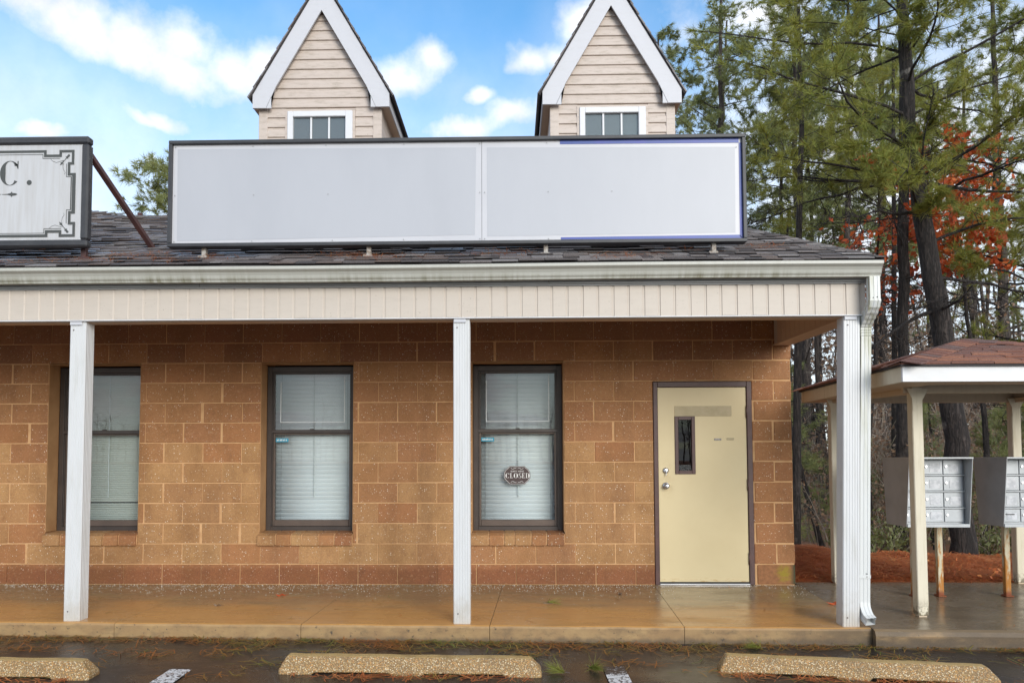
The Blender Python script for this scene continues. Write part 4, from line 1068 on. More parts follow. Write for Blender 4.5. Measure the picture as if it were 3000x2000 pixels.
        # shingle courses on the slope
        e0 = Vector((xc * kx + s_ * 0.852, 0, kz(5.568))); pk = Vector((xc * kx, 0, kz(7.05)))
        u2 = pk - e0; L = u2.length; u2.normalize(); n2 = Vector((-u2.z * -s_, 0, abs(u2.x))); n2 = Vector((s_ * u2.z, 0, abs(u2.x)))
        k_ = 0
        while k_ * 0.135 < L:
            a0, a1 = k_ * 0.135, min(k_ * 0.135 + 0.17, L + 0.01)
            jj = rs.uniform(-0.008, 0.008)
            m_ = MB(); c4 = [e0 + u2 * a0 + n2 * 0.006, e0 + u2 * a0 + n2 * 0.022, e0 + u2 * a1 + n2 * 0.010, e0 + u2 * a1 + n2 * 0.0]
            m_.prism([(p.x, p.z) for p in c4], yr - 0.022 + jj, 3.14, 'y'); m_.build('shingle_course', 'shingle', d); k_ += 1
        m_ = MB(); m_.prism([(p.x, p.z) for p in (e0 - n2 * 0.012, e0 + n2 * 0.0055, pk + n2 * 0.0055, pk - n2 * 0.012)], yr - 0.004, 3.12, 'y'); m_.build('roof_sheet', 'roof_deck', d)
    return d
tag(dormer(-2.267, 1), 'dormer standing nearer to the lettered sign'); tag(dormer(1.197, -1), 'dormer standing nearer to the pine trees')

# ------------------------------------------------------------------ lettering (outlines drawn here, no font files)
def arc_band(cx, cz, rx, rz, a0, a1, wf, n=28):
    """curved stroke; wf(angle) is the stroke width, measured inwards"""
    out, inn = [], []
    for k in range(n + 1):
        a = a0 + (a1 - a0) * k / n; w = wf(a)
        out.append((cx + rx * math.cos(a), cz + rz * math.sin(a))); inn.append((cx + (rx - w) * math.cos(a), cz + (rz - min(w, rz * 0.3) * 0.45) * math.sin(a)))
    return out, inn
def glyph(ch, x, z, h):
    """list of polygons of a serif capital with cap height h, and its advance"""
    P = []; T = 0.17 * h; t = 0.05 * h
    def bar(a, b, c, d): P.append([(x + a * h, z + c * h), (x + b * h, z + c * h), (x + b * h, z + d * h), (x + a * h, z + d * h)])
    def band(cx, cz, rx, rz, a0, a1, thick=0.235, thin=0.05, n=28, tilt=0.0):
        o_, i_ = arc_band(x + cx * h, z + cz * h, rx * h, rz * h, a0, a1, lambda a: (thin + (thick - thin) * abs(math.cos(a - tilt)) ** 1.4) * h, n)
        for k in range(len(o_) - 1): P.append([o_[k], o_[k + 1], i_[k + 1], i_[k]])
    if ch == 'C':
        band(0.42, 0.5, 0.42, 0.51, R(40), R(318)); bar(0.715, 0.76, 0.68, 1.0); P.append([(x + 0.60 * h, z + 0.93 * h), (x + 0.72 * h, z + 0.86 * h), (x + 0.72 * h, z + 0.70 * h)])
        return P, 0.86 * h
    if ch == 'O': band(0.42, 0.5, 0.42, 0.51, 0, 2 * math.pi, n=36); return P, 0.92 * h
    if ch == 'P':
        bar(0.08, 0.24, 0.0, 1.0); bar(0, 0.32, 0, 0.045); bar(0, 0.24, 0.955, 1.0); band(0.30, 0.735, 0.34, 0.265, R(-90), R(90)); bar(0.24, 0.31, 0.955, 1.0); bar(0.24, 0.31, 0.47, 0.515); return P, 0.72 * h
    if ch == 'L': bar(0.08, 0.23, 0, 1); bar(0, 0.31, 0.955, 1); bar(0, 0.58, 0, 0.045); bar(0.54, 0.58, 0, 0.25); return P, 0.68 * h
    if ch == 'E':
        bar(0.08, 0.23, 0, 1); bar(0, 0.56, 0.955, 1); bar(0, 0.60, 0, 0.045); bar(0.23, 0.44, 0.48, 0.525); bar(0.52, 0.56, 0.76, 1); bar(0.56, 0.60, 0, 0.25); bar(0.40, 0.44, 0.38, 0.62); return P, 0.70 * h
    if ch == 'D': bar(0.08, 0.23, 0, 1); bar(0, 0.32, 0, 0.045); bar(0, 0.32, 0.955, 1); band(0.32, 0.5, 0.44, 0.5, R(-90), R(90)); return P, 0.84 * h
    if ch == 'S':
        band(0.29, 0.745, 0.24, 0.265, R(50), R(270), 0.12, 0.05); band(0.29, 0.255, 0.26, 0.265, R(-130), R(90), 0.14, 0.05); bar(0.46, 0.50, 0.72, 0.98); bar(0.02, 0.06, 0.02, 0.28); return P, 0.62 * h
    if ch == '.':
        P.append([(x + 0.11 * h + 0.105 * h * math.cos(k * math.pi / 8), z + 0.105 * h + 0.105 * h * math.sin(k * math.pi / 8)) for k in range(16)]); return P, 0.26 * h
    return P, 0.3 * h
def flat_print(name, polys, y, mat, parent, th=0.0012):
    m_ = MB()
    for p in polys: m_.add([(a, y, b) for a, b in p], [tuple(range(len(p)))])
    me_ = bpy.data.meshes.new(name); me_.from_pydata(m_.v, [], m_.f); me_.update()
    return link(name, me_, mat, parent)
def write(text, x, z, h, y, mat, parent, track=0.0, name='letter'):
    for ch in text:
        P, adv = glyph(ch, x, z, h)
        if P: flat_print(name, P, y, mat, parent)
        x += adv + track
    return x

# ------------------------------------------------------------------ blank two-panel roof sign
sg = tag(empty('rooftop_sign', (0, -1.62, 3.0)), 'long blank white and grey sign board over the porch roof', 'sign')
def at_sign(o): o.matrix_parent_inverse = Matrix.Translation((0, 1.62, -3.0)); return o
YS = -1.64
sx0, sx1, sz0, sz1 = -2.890, 1.946, 3.088, 3.996
fm = MB(); fw = 0.031
fm.cbox(sx0, sx1, YS, YS + 0.11, sz1 - fw, sz1, 0.004); fm.cbox(sx0, sx1, YS, YS + 0.11, sz0, sz0 + 0.030, 0.004)
fm.cbox(sx0, sx0 + fw, YS, YS + 0.11, sz0 + 0.03, sz1 - fw, 0.004); fm.cbox(sx1 - 0.030, sx1, YS, YS + 0.11, sz0 + 0.03, sz1 - fw, 0.004)
at_sign(fm.build('frame', 'sign_frame', sg))
at_sign(box('back_panel', 'sign_frame', sg, sx0 + 0.01, sx1 - 0.01, YS + 0.07, YS + 0.10, sz0 + 0.01, sz1 - 0.01))
a, b, lo, hi, mid = sx0 + fw, sx1 - 0.030, sz0 + 0.030, sz1 - fw, -0.246
p1 = at_sign(box('face_panel', 'sign_white', sg, a, mid - 0.0015, YS + 0.030, YS + 0.040, lo, hi))
p2 = at_sign(box('face_panel', 'sign_white', sg, mid + 0.0015, b, YS + 0.030, YS + 0.040, lo, hi))
flat_print('grey_field', [[(a + 0.042, lo + 0.024), (-0.305, lo + 0.054), (-0.292, hi - 0.050), (a + 0.036, hi - 0.036)]], YS + 0.0285, 'sign_grey', p1)
flat_print('grey_field', [[(-0.200, lo + 0.040), (b - 0.060, lo + 0.052), (b - 0.052, hi - 0.072), (-0.202, hi - 0.052)]], YS + 0.0285, 'sign_grey', p2)
bl = [[(0.410, hi - 0.032), (b - 0.020, hi - 0.038), (b - 0.020, hi), (0.410, hi)], [(b - 0.024, lo + 0.020), (b, lo), (b, hi - 0.038), (b - 0.020, hi - 0.038)], [(0.412, lo + 0.008), (b, lo + 0.0), (b - 0.024, lo + 0.034), (0.412, lo + 0.026)]]
flat_print('blue_edge', bl, YS + 0.0270, 'sign_blue', p2)
for (xx, zz) in [(-2.84, hi - 0.018), (-2.84, 3.53), (-2.84, lo + 0.018), (-2.18, hi - 0.018), (-2.18, lo + 0.018), (-1.56, hi - 0.018), (-1.5, lo + 0.018), (-0.90, hi - 0.016), (-0.90, lo + 0.02), (-0.262, hi - 0.02), (-0.262, 3.53), (-0.262, lo + 0.02), (-0.222, 3.53), (-0.222, lo + 0.02), (0.30, hi - 0.02), (0.31, lo + 0.015), (0.31, 3.53), (0.84, 3.53), (-2.17, 3.53), (-1.54, 3.53), (1.875, hi - 0.075)]:
    s_ = MB(); s_.tube([(xx, YS + 0.0270, zz), (xx, YS + 0.0235, zz)], 0.0045, 10); at_sign(s_.build('screw', 'fascia_grey', sg))
for xx in (-2.60, -1.20, 0.288, 1.685):
    zr = EZ + SL * (-1.56 - EY)
    lg = MB(); lg.cbox(xx - 0.018, xx + 0.018, -1.585, -1.535, zr - 0.02, sz0 + 0.02, 0.003); lg.cbox(xx - 0.045, xx + 0.03, -1.60, -1.52, zr - 0.01, zr + 0.016, 0.003)
    at_sign(lg.build('leg', 'leg_pale', sg))

# ------------------------------------------------------------------ lettered roof sign
s1 = tag(empty('rooftop_sign', (-4.5, -1.62, 3.0)), 'framed sign with dark serif lettering and a stepped ornamental border', 'sign')
PI1 = Matrix.Translation((4.5, 1.62, -3.0))
def at1(o): o.matrix_parent_inverse = PI1; return o
Y1 = -1.70
x0, x1, z0, z1 = -6.9, -3.540, 3.083, 4.022
fm = MB(); fw = 0.060
def bev(xa, xb, za, zb): fm.cbox(xa, xb, Y1, Y1 + 0.085, za, zb, 0.014)
bev(x0, x1, z1 - fw - 0.006, z1); bev(x0, x1, z0, z0 + fw); bev(x0, x0 + fw, z0 + fw, z1 - fw - 0.006); bev(x1 - fw, x1, z0 + fw, z1 - fw - 0.006)
at1(fm.build('frame', 'sign_frame', s1))
fp = at1(box('face_panel', 'sign_aged', s1, x0 + fw, x1 - fw, Y1 + 0.022, Y1 + 0.034, z0 + fw, z1 - fw - 0.006))
at1(box('back_panel', 'sign_frame', s1, x0 + 0.02, x1 - 0.02, Y1 + 0.045, Y1 + 0.080, z0 + 0.02, z1 - 0.02))
YP = Y1 + 0.0205
def strip(pts, w, nm='border_line', mat='print_dark'):
    """a run of square-cornered strokes"""
    polys = []
    for (p, q) in zip(pts[:-1], pts[1:]):
        xa, xb = sorted((p[0], q[0])); za, zb = sorted((p[1], q[1]))
        polys.append([(xa - w / 2, za - w / 2), (xb + w / 2, za - w / 2), (xb + w / 2, zb + w / 2), (xa - w / 2, zb + w / 2)])
    m_ = MB()
    for k_, p in enumerate(polys): m_.add([(a_, YP - 0.0002 * k_, b_) for a_, b_ in p], [(0, 1, 2, 3)])
    me_ = bpy.data.meshes.new(nm); me_.from_pydata(m_.v, [], m_.f); me_.update(); return at1(link(nm, me_, mat, s1))
strip([(-6.6, 3.898), (-3.918, 3.898), (-3.918, 3.860), (-3.787, 3.860), (-3.787, 3.898), (-3.680, 3.898), (-3.680, 3.793), (-3.712, 3.793), (-3.712, 3.700), (-3.672, 3.700), (-3.664, 3.376), (-3.700, 3.376), (-3.700, 3.284), (-3.660, 3.284), (-3.660, 3.180), (-3.775, 3.180), (-3.775, 3.216), (-3.892, 3.216), (-3.892, 3.180), (-6.6, 3.180)], 0.022)
strip([(-6.6, 3.872), (-3.938, 3.872), (-3.938, 3.838), (-3.795, 3.838)], 0.005)
strip([(-3.734, 3.790), (-3.734, 3.680), (-3.694, 3.680), (-3.690, 3.398), (-3.726, 3.398), (-3.726, 3.285)], 0.005)
strip([(-6.6, 3.202), (-3.914, 3.202), (-3.914, 3.240), (-3.770, 3.240)], 0.005)
h = 0.207; zb = 3.612
write('C', -4.302, zb, h, YP, 'print_dark', s1); write('.', -4.072, zb, h, YP, 'print_dark', s1)
write('P', -4.535, zb, h, YP, 'print_dark', s1); write('.', -4.352, zb, h, YP, 'print_dark', s1)
for ch in list(s1.children):
    if ch.name.startswith('letter'): at1(ch)
at1(flat_print('arrow', [[(-4.62, 3.532), (-4.285, 3.5335), (-4.285, 3.5375), (-4.62, 3.538)], [(-4.28, 3.533), (-4.235, 3.531), (-4.205, 3.523), (-4.196, 3.511), (-4.190, 3.523), (-4.165, 3.525), (-4.145, 3.535), (-4.165, 3.545), (-4.190, 3.547), (-4.196, 3.559), (-4.205, 3.547), (-4.235, 3.539), (-4.28, 3.537)]], YP, 'print_dark', s1))
def fleur(cx, cz, ang):
    ca, sa = math.cos(ang), math.sin(ang)
    q = [(-0.060, 0), (-0.040, 0.008), (-0.036, 0.016), (-0.030, 0.006), (0.0, 0.0025), (0.022, 0.004), (0.030, 0.016), (0.034, 0.008), (0.056, 0.011), (0.064, 0.0), (0.056, -0.011), (0.034, -0.008), (0.030, -0.016), (0.022, -0.004), (0.0, -0.0025), (-0.030, -0.006), (-0.036, -0.016), (-0.040, -0.008)]
    at1(flat_print('corner_ornament', [[(cx + a_ * ca - b_ * sa, cz + a_ * sa + b_ * ca) for a_, b_ in q]], YP, 'print_dark', s1))
fleur(-3.752, 3.822, R(48)); fleur(-3.748, 3.252, R(-50))
def curl(pts):
    m_ = MB(); m_.tube([(a_, YP, b_) for a_, b_ in pts], 0.0013, 4); at1(m_.build('scroll', 'print_dark', s1))
for (cx, cz, sg_) in ((-3.77, 3.80, 1), (-3.77, 3.272, -1)):
    curl([(cx - 0.10, cz + 0.030 * sg_), (cx - 0.08, cz + 0.012 * sg_), (cx - 0.05, cz + 0.002 * sg_), (cx - 0.02, cz + 0.012 * sg_), (cx + 0.01, cz + 0.02 * sg_)])
    curl([(cx + 0.012, cz + 0.0 * sg_), (cx + 0.004, cz - 0.03 * sg_), (cx + 0.010, cz - 0.06 * sg_), (cx + 0.026, cz - 0.085 * sg_), (cx + 0.018, cz - 0.10 * sg_)])
br = MB(); zr = EZ + SL * (-1.0 - EY)
br.tube([(-3.585, -1.60, 3.90), (-3.31, -1.0, zr + 0.0)], 0.029, 4, square=True); at1(br.build('brace', 'brace_brown', s1))
for xx in (-3.62, -5.2, -6.7):
    lg = MB(); zr = EZ + SL * (-1.58 - EY); lg.cbox(xx - 0.021, xx + 0.021, -1.605, -1.56, zr - 0.02, z0 + 0.02, 0.003); lg.cbox(xx - 0.035, xx + 0.06, -1.62, -1.55, zr - 0.005, zr + 0.02, 0.003)
    at1(lg.build('leg', 'brace_brown', s1))

# ------------------------------------------------------------------ window blinds
def blind(win, pitch_, tilt, mat, label, raise_gap=None):
    ia, ib, lo, hi, y0 = win
    yb = y0 + 0.135
    t_ = tag(empty('window_blind', ((ia + ib) / 2, yb, hi - 0.05)), label, 'blind')
    off = Matrix.Translation((-(ia + ib) / 2, -yb, -(hi - 0.05)))
    def st(o): o.matrix_parent_inverse = off; return o
    st(box('head_rail', mat, t_, ia - 0.01, ib + 0.01, yb - 0.02, yb + 0.02, hi - 0.06, hi - 0.02))
    sw = pitch_ * 1.16
    m_ = MB(); n_ = 5; c4 = []
    W = ib - ia + 0.016
    for k_ in range(n_ + 1):
        u_ = (k_ / n_ - 0.5) * sw; bow = 0.0035 * (1 - (2 * k_ / n_ - 1) ** 2) * pitch_ / 0.045
        y_ = -u_ * math.cos(tilt) - bow * math.sin(tilt); z_ = u_ * math.sin(tilt) - bow * math.cos(tilt) * -1
        c4.append((y_, z_))
    poly = c4 + [(y_ + 0.0011, z_ - 0.0004) for y_, z_ in reversed(c4)]
    m_.prism(poly, 0, W, 'x'); me_ = m_.mesh('slat'); me_.materials.append(MATS[mat])
    me_.polygons.foreach_set('use_smooth', [True] * len(me_.polygons))
    z = hi - 0.075; end = lo + 0.10
    rr = random.Random(int(ia * 100))
    while z > end:
        o = bpy.data.objects.new('slat', me_); COL.objects.link(o); o.parent = t_
        o.matrix_parent_inverse = off
        o.location = (ia - 0.008, yb + rr.uniform(-0.001, 0.001), z); o.rotation_euler = (rr.uniform(-0.03, 0.03), 0, 0)
        z -= pitch_
        if raise_gap and abs(z - raise_gap[0]) < pitch_ / 2: z -= raise_gap[1]
    st(box('bottom_rail', mat, t_, ia - 0.006, ib + 0.006, yb - 0.014, yb + 0.014, end - 0.03, end - 0.008, 0.003))
    for q in (0.075, 0.93):
        m_ = MB(); m_.tube([(ia + (ib - ia) * q, yb - pitch_ * 0.5, hi - 0.06), (ia + (ib - ia) * q, yb - pitch_ * 0.5, end - 0.01)], 0.0016, 5); st(m_.build('cord', 'fascia_grey', t_))
    m_ = MB(); m_.tube([((ia + ib) / 2, yb - pitch_ * 0.7, hi - 0.06), ((ia + ib) / 2 + 0.004, yb - pitch_ * 0.7, lo + 0.35)], 0.005, 6); st(m_.build('tilt_wand', 'pale_line', t_))
blind(WIN[0], 0.0238, R(58), 'slat_grey', 'fine slatted grey blind behind the window nearest the lettered sign', (0.82, 0.012))
blind(WIN[1], 0.0457, R(73), 'slat_white', 'wide white slatted blind in the middle window')
blind(WIN[2], 0.0457, R(73), 'slat_white', 'wide white slatted blind behind the closed sign')
for k, (a, b) in enumerate(((WIN[0][0], WIN[0][1]), (WIN[1][0], WIN[1][1]), (WIN[2][0], WIN[2][1]))):
    box('window_dark_sheet', 'dark', bld, a - 0.15, b + 0.15, 0.75, 0.76, 0.3, 2.5)  # black sheet behind each blind, in place of the room's darkness

# ------------------------------------------------------------------ closed plaque on the glass
cp = tag(empty('closed_sign', (0.05, 0.242, 1.105)), 'dark brown oval plaque reading CLOSED on the window glass', 'sign')
PC = Matrix.Translation((-0.05, -0.242, -1.105))
cx, cz, W, Hh = 0.050, 1.105, 0.140, 0.096
def outline(k):
    q = []
    w, h_ = W * k, Hh * k
    for (a_, b_) in ((0.58, 1.0), (0.66, 0.86), (0.86, 0.62), (1.0, 0.30), (1.0, -0.30), (0.86, -0.62), (0.66, -0.86), (0.58, -1.0), (-0.58, -1.0), (-0.66, -0.86), (-0.86, -0.62), (-1.0, -0.30), (-1.0, 0.30), (-0.86, 0.62), (-0.66, 0.86), (-0.58, 1.0)): q.append((cx + a_ * w, cz + b_ * h_))
    return q
m = MB(); m.prism(outline(1.0), 0.2375, 0.2425, 'y'); o = m.build('plaque', 'plaque_brown', cp); o.matrix_parent_inverse = PC
A, B2 = outline(0.955), outline(0.93)
o = flat_print('border', [[A[k], A[(k + 1) % 16], B2[(k + 1) % 16], B2[k]] for k in range(16)], 0.2368, 'print_white', cp); o.matrix_parent_inverse = PC
write('CLOSED', cx - 0.123, cz - 0.030, 0.052, 0.2366, 'print_white', cp, 0.0035)
fc = bpy.data.curves.new('small_text', 'FONT'); fc.body = "SORRY, WE'RE"; fc.size = 0.022; fc.align_x = 'CENTER'
tmp = bpy.data.objects.new('small_text', fc); COL.objects.link(tmp)
dg = bpy.context.evaluated_depsgraph_get(); me = bpy.data.meshes.new_from_object(tmp.evaluated_get(dg)); bpy.data.objects.remove(tmp)
me.transform(Matrix.Translation((cx, 0.2366, cz + 0.034)) @ Matrix.Rotation(R(90), 4, 'X'))
me.materials.clear(); o = link('lettering', me, 'print_white', cp)
for s_ in (1, -1):
    for q in (-1, 1):
        m = MB(); m.tube([(cx + q * (0.008 + 0.012 * k), 0.2368, cz + s_ * (0.070 + 0.007 * math.sin(k * 1.5))) for k in range(6)], [0.0022, 0.0016, 0.0024, 0.0015, 0.0020, 0.0010], 5); m.build('flourish', 'print_white', cp)
for ch in cp.children: ch.matrix_parent_inverse = PC

# ------------------------------------------------------------------ mail shelter
sh = tag(empty('mail_shelter', (4.3, -0.65, 0)), 'open cream timber shelter with a reddish shingle pyramid roof', 'shelter')
PS = Matrix.Translation((-4.3, 0.65, 0))
def ats(o):
    o.matrix_parent_inverse = PS; return o
for (xx, yy) in ((3.364, -1.404), (3.286, 0.07), (5.133, 0.08), (5.20, -1.40)):
    zb = float(edge_z(xx)) * min(1, max(0, -yy / 1.8))
    pm = MB(); pm.cbox(xx, xx + 0.089, yy, yy + 0.089, zb + 0.012, 1.90, 0.006); p = ats(pm.build('post', 'cream_paint', sh))
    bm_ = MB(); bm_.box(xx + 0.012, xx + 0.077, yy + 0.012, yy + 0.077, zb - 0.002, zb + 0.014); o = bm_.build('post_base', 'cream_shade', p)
    kb = MB(); kb.prism([(xx - 0.045, 1.885), (xx + 0.134, 1.885), (xx + 0.092, 1.800), (xx + 0.004, 1.700), (xx - 0.003, 1.80)], yy - 0.006, yy - 0.0005, 'y'); o = kb.build('gusset', 'cream_paint', p)
C4 = [Vector((2.975, -2.04, 0)), Vector((5.62, -1.97, 0)), Vector((5.55, 0.52, 0)), Vector((3.14, 0.47, 0))]
APEX = Vector((4.19, -0.76, 2.366))
zb4 = [1.892, 1.895, 1.875, 1.868]
for k in range(4):
    a, b = C4[k], C4[(k + 1) % 4]; za, zb_ = zb4[k], zb4[(k + 1) % 4]
    d = (b - a).normalized(); nin = Vector((-d.y, d.x, 0)) * 0.022
    m = MB(); q = [a + d * (0.0 if k % 2 == 0 else 0.022), b - d * (0.0 if k % 2 == 0 else 0.022)]
    ia, ib = q[0] + nin, q[1] + nin
    vs_ = [(q[0].x, q[0].y, za), (q[1].x, q[1].y, zb_), (ib.x, ib.y, zb_), (ia.x, ia.y, za)]
    vs_ += [(v_[0], v_[1], v_[2] + 0.125) for v_ in vs_]
    m.add(vs_, BF); ats(m.build('fascia', 'shelter_white' if k == 0 else 'cream_paint', sh))  # front white; other sides cream, their shade put into the colour
    # boxed overhang
    ci = [C4[k].lerp(Vector((4.28, -0.68, 0)), 0.33), C4[(k + 1) % 4].lerp(Vector((4.28, -0.68, 0)), 0.33)]
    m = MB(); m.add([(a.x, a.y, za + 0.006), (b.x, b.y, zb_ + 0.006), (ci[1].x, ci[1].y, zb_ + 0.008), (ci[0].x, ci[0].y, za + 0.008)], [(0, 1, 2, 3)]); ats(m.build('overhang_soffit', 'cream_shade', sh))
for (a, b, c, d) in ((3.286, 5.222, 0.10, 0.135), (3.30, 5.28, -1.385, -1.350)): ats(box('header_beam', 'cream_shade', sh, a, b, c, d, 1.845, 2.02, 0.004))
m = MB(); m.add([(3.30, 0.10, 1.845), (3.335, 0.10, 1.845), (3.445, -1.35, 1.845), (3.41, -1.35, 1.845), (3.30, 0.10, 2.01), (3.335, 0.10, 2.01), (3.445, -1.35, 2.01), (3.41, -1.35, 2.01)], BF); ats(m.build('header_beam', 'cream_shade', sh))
ats(box('header_beam', 'cream_shade', sh, 5.165, 5.20, -1.349, 0.099, 1.845, 2.01, 0.004))
rf = ats(empty('shelter_roof', (0, 0, 0), sh))
def atr(o): o.matrix_parent_inverse = Matrix.Identity(4); return o
CE = []
for k in range(4):
    out = (C4[k] - Vector((4.28, -0.70, 0))).normalized() * 0.035
    CE.append(Vector((C4[k].x + out.x, C4[k].y + out.y, zb4[k] + 0.128)))
m = MB(); m.add([tuple(v) for v in CE] + [tuple(APEX - Vector((0, 0, 0.012)))] + [(v.x, v.y, v.z - 0.012) for v in CE], [(0, 1, 4), (1, 2, 4), (2, 3, 4), (3, 0, 4), (8, 7, 6, 5), (0, 5, 6, 1), (1, 6, 7, 2), (2, 7, 8, 3), (3, 8, 5, 0)])
m.build('roof_sheet', 'roof_deck', rf)
r4 = random.Random(21)
for k in (0, 3, 1, 2):
    a, b = CE[k], CE[(k + 1) % 4]
    nn_ = (b - a).cross(APEX - a).normalized()
    rows = 9
    for q in range(rows):
        f0, f1 = q / rows, min((q + 1.25) / rows, 1.0)
        l0, r0 = a.lerp(APEX, f0), b.lerp(APEX, f0); l1, r1 = a.lerp(APEX, f1), b.lerp(APEX, f1)
        Lr = (r0 - l0).length; Lm = (b - a).length
        cuts = [0.0]; pos = ((0.17 if q % 2 else 0.0) + 0.33 * ((f0 * Lm / 2) // 0.33)) - f0 * Lm / 2
        pos = (0.16 * (q % 3)) + 0.05
        while pos < Lr - 0.06:
            if pos > 0.06: cuts.append(pos / Lr)
            pos += 0.33
        cuts.append(1.0)
        for c0, c1 in zip(cuts[:-1], cuts[1:]):
            e = 0.0035 / max(Lr, 0.1); c0_, c1_ = c0 + e, c1 - e
            h0 = 0.015 + r4.uniform(-0.002, 0.004); h1 = 0.003
            vs_ = [l0.lerp(r0, c0_) + nn_ * (h0 - 0.012), l0.lerp(r0, c1_) + nn_ * (h0 - 0.012), l1.lerp(r1, c1_) + nn_ * (h1 - 0.002), l1.lerp(r1, c0_) + nn_ * (h1 - 0.002),
                   l0.lerp(r0, c0_) + nn_ * h0, l0.lerp(r0, c1_) + nn_ * h0, l1.lerp(r1, c1_) + nn_ * h1, l1.lerp(r1, c0_) + nn_ * h1]
            m = MB(); m.add([tuple(v) for v in vs_], BF); me = bpy.data.meshes.new('shingle'); me.from_pydata(m.v, [], m.f); me.update(); link('shingle', me, 'shingle_red', rf)
for k in range(4):
    a = CE[k]; pa = CE[(k + 1) % 4] - a; pb = CE[(k - 1) % 4] - a
    pa.normalize(); pb.normalize()
    d = (APEX - a).normalized()
    A = (pa - d * pa.dot(d)).normalized(); B = (pb - d * pb.dot(d)).normalized()
    L = (APEX - a).length; st_ = 0.14; q = 0
    while q * st_ < L - 0.05:
        s0 = a + d * (q * st_ - 0.01); s1_ = a + d * min(q * st_ + st_ + 0.05, L)
        hw = 0.145; u = Vector((0, 0, 0.034)); u1 = Vector((0, 0, 0.026)); th = Vector((0, 0, 0.008))
        vs_ = [s0 + A * hw + u1, s0 + u, s0 + B * hw + u1, s1_ + A * hw + u1 - th, s1_ + u - th, s1_ + B * hw + u1 - th]; vs_ += [v - th for v in vs_]
        m = MB(); m.add([tuple(v) for v in vs_], [(0, 1, 4, 3), (1, 2, 5, 4), (6, 9, 10, 7), (7, 10, 11, 8), (0, 6, 7, 1), (1, 7, 8, 2), (3, 4, 10, 9), (4, 5, 11, 10), (0, 3, 9, 6), (2, 8, 11, 5)])
        m.build('hip_cap', 'shingle_red', rf); q += 1

# ------------------------------------------------------------------ cluster mailboxes
def mailbox(dx_, label):
    mb_ = tag(empty('mailbox_unit', (3.81 + dx_, -0.52, 0)), label, 'mailbox', 'cluster mailboxes under the shelter')
    PM = Matrix.Translation((-3.81, 0.52, 0))
    def at(o): o.matrix_parent_inverse = PM; return o
    X0, X1 = 3.530, 4.092
    side = [(-0.50, 1.292), (-1.00, 1.300), (-0.92, 0.680), (-0.55, 0.670)]
    for (xa, xb) in ((X0, X0 + 0.006), (X1 - 0.006, X1)):
        m_ = MB(); m_.prism(side, xa, xb, 'x'); at(m_.build('side_panel', 'mailbox_grey', mb_))
    m_ = MB(); m_.prism([(-0.50, 1.286), (-0.50, 1.294), (-1.004, 1.302), (-1.004, 1.288)], X0 - 0.001, X1 + 0.001, 'x'); at(m_.build('hood', 'mailbox_grey', mb_))
    m_ = MB(); m_.prism([(-0.55, 0.674), (-0.93, 0.676), (-0.93, 0.704), (-0.55, 0.69)], X0 + 0.0065, X1 - 0.0065, 'x'); at(m_.build('base_shelf', 'mailbox_door', mb_))
    m_ = MB(); m_.prism([(-0.56, 0.69), (-0.845, 0.70), (-0.845, 1.286), (-0.51, 1.284)], X0 + 0.0065, X1 - 0.0065, 'x'); at(m_.build('cabinet', 'mailbox_grey', mb_))
    zr = [0.708, 0.842, 0.990, 1.136, 1.282]; xc_ = [3.545, 3.722, 3.900, 4.076]
    rr = random.Random(int(dx_ * 10) + 4)
    for r_ in range(4):
        if r_ > 0: at(box('shelf_edge', 'mailbox_door', mb_, X0 + 0.007, X1 - 0.007, -0.875, -0.845, zr[r_] - 0.006, zr[r_] + 0.006, 0.002))
        for c_ in range(3):
            d = at(box('mailbox_door', 'mailbox_door', mb_, xc_[c_] + 0.003, xc_[c_ + 1] - 0.003, -0.860, -0.846, zr[r_] + 0.009, zr[r_ + 1] - 0.009, 0.003))
            d['label'] = 'small locked letter box door'
            lk = MB(); lx, lz = xc_[c_] + 0.026, (zr[r_] + zr[r_ + 1]) / 2 + 0.004
            lk.tube([(lx, -0.859, lz), (lx, -0.868, lz), (lx, -0.8685, lz)], [0.0115, 0.0115, 0.006], 12); o = lk.build('lock', 'steel', d)
            if rr.random() < 0.85:
                o = box('name_plate', 'worn_label', d, xc_[c_] + 0.055, xc_[c_ + 1] - 0.022 - rr.uniform(0, 0.02), -0.8625, -0.8605, zr[r_] + 0.030, zr[r_ + 1] - 0.028 - rr.uniform(0, 0.02))
    if dx_ > 0.1:
        o = at(box('mail_slot', 'dark', mb_, 3.585, 3.665, -0.866, -0.8635, 0.780, 0.788))
    for xx in (3.780, 4.015):
        m_ = MB(); m_.cbox(xx - 0.025, xx + 0.025, -0.562, -0.512, -0.004, 0.69, 0.004); m_.cbox(xx - 0.036, xx + 0.036, -0.580, -0.495, -0.006, 0.006, 0.002); at(m_.build('leg', 'rusty_leg', mb_))
mailbox(0.0, 'grey cluster mailbox partly hidden by the cream shelter post')
mailbox(0.857, 'grey cluster mailbox farther from the building, with a slot in its lowest door')

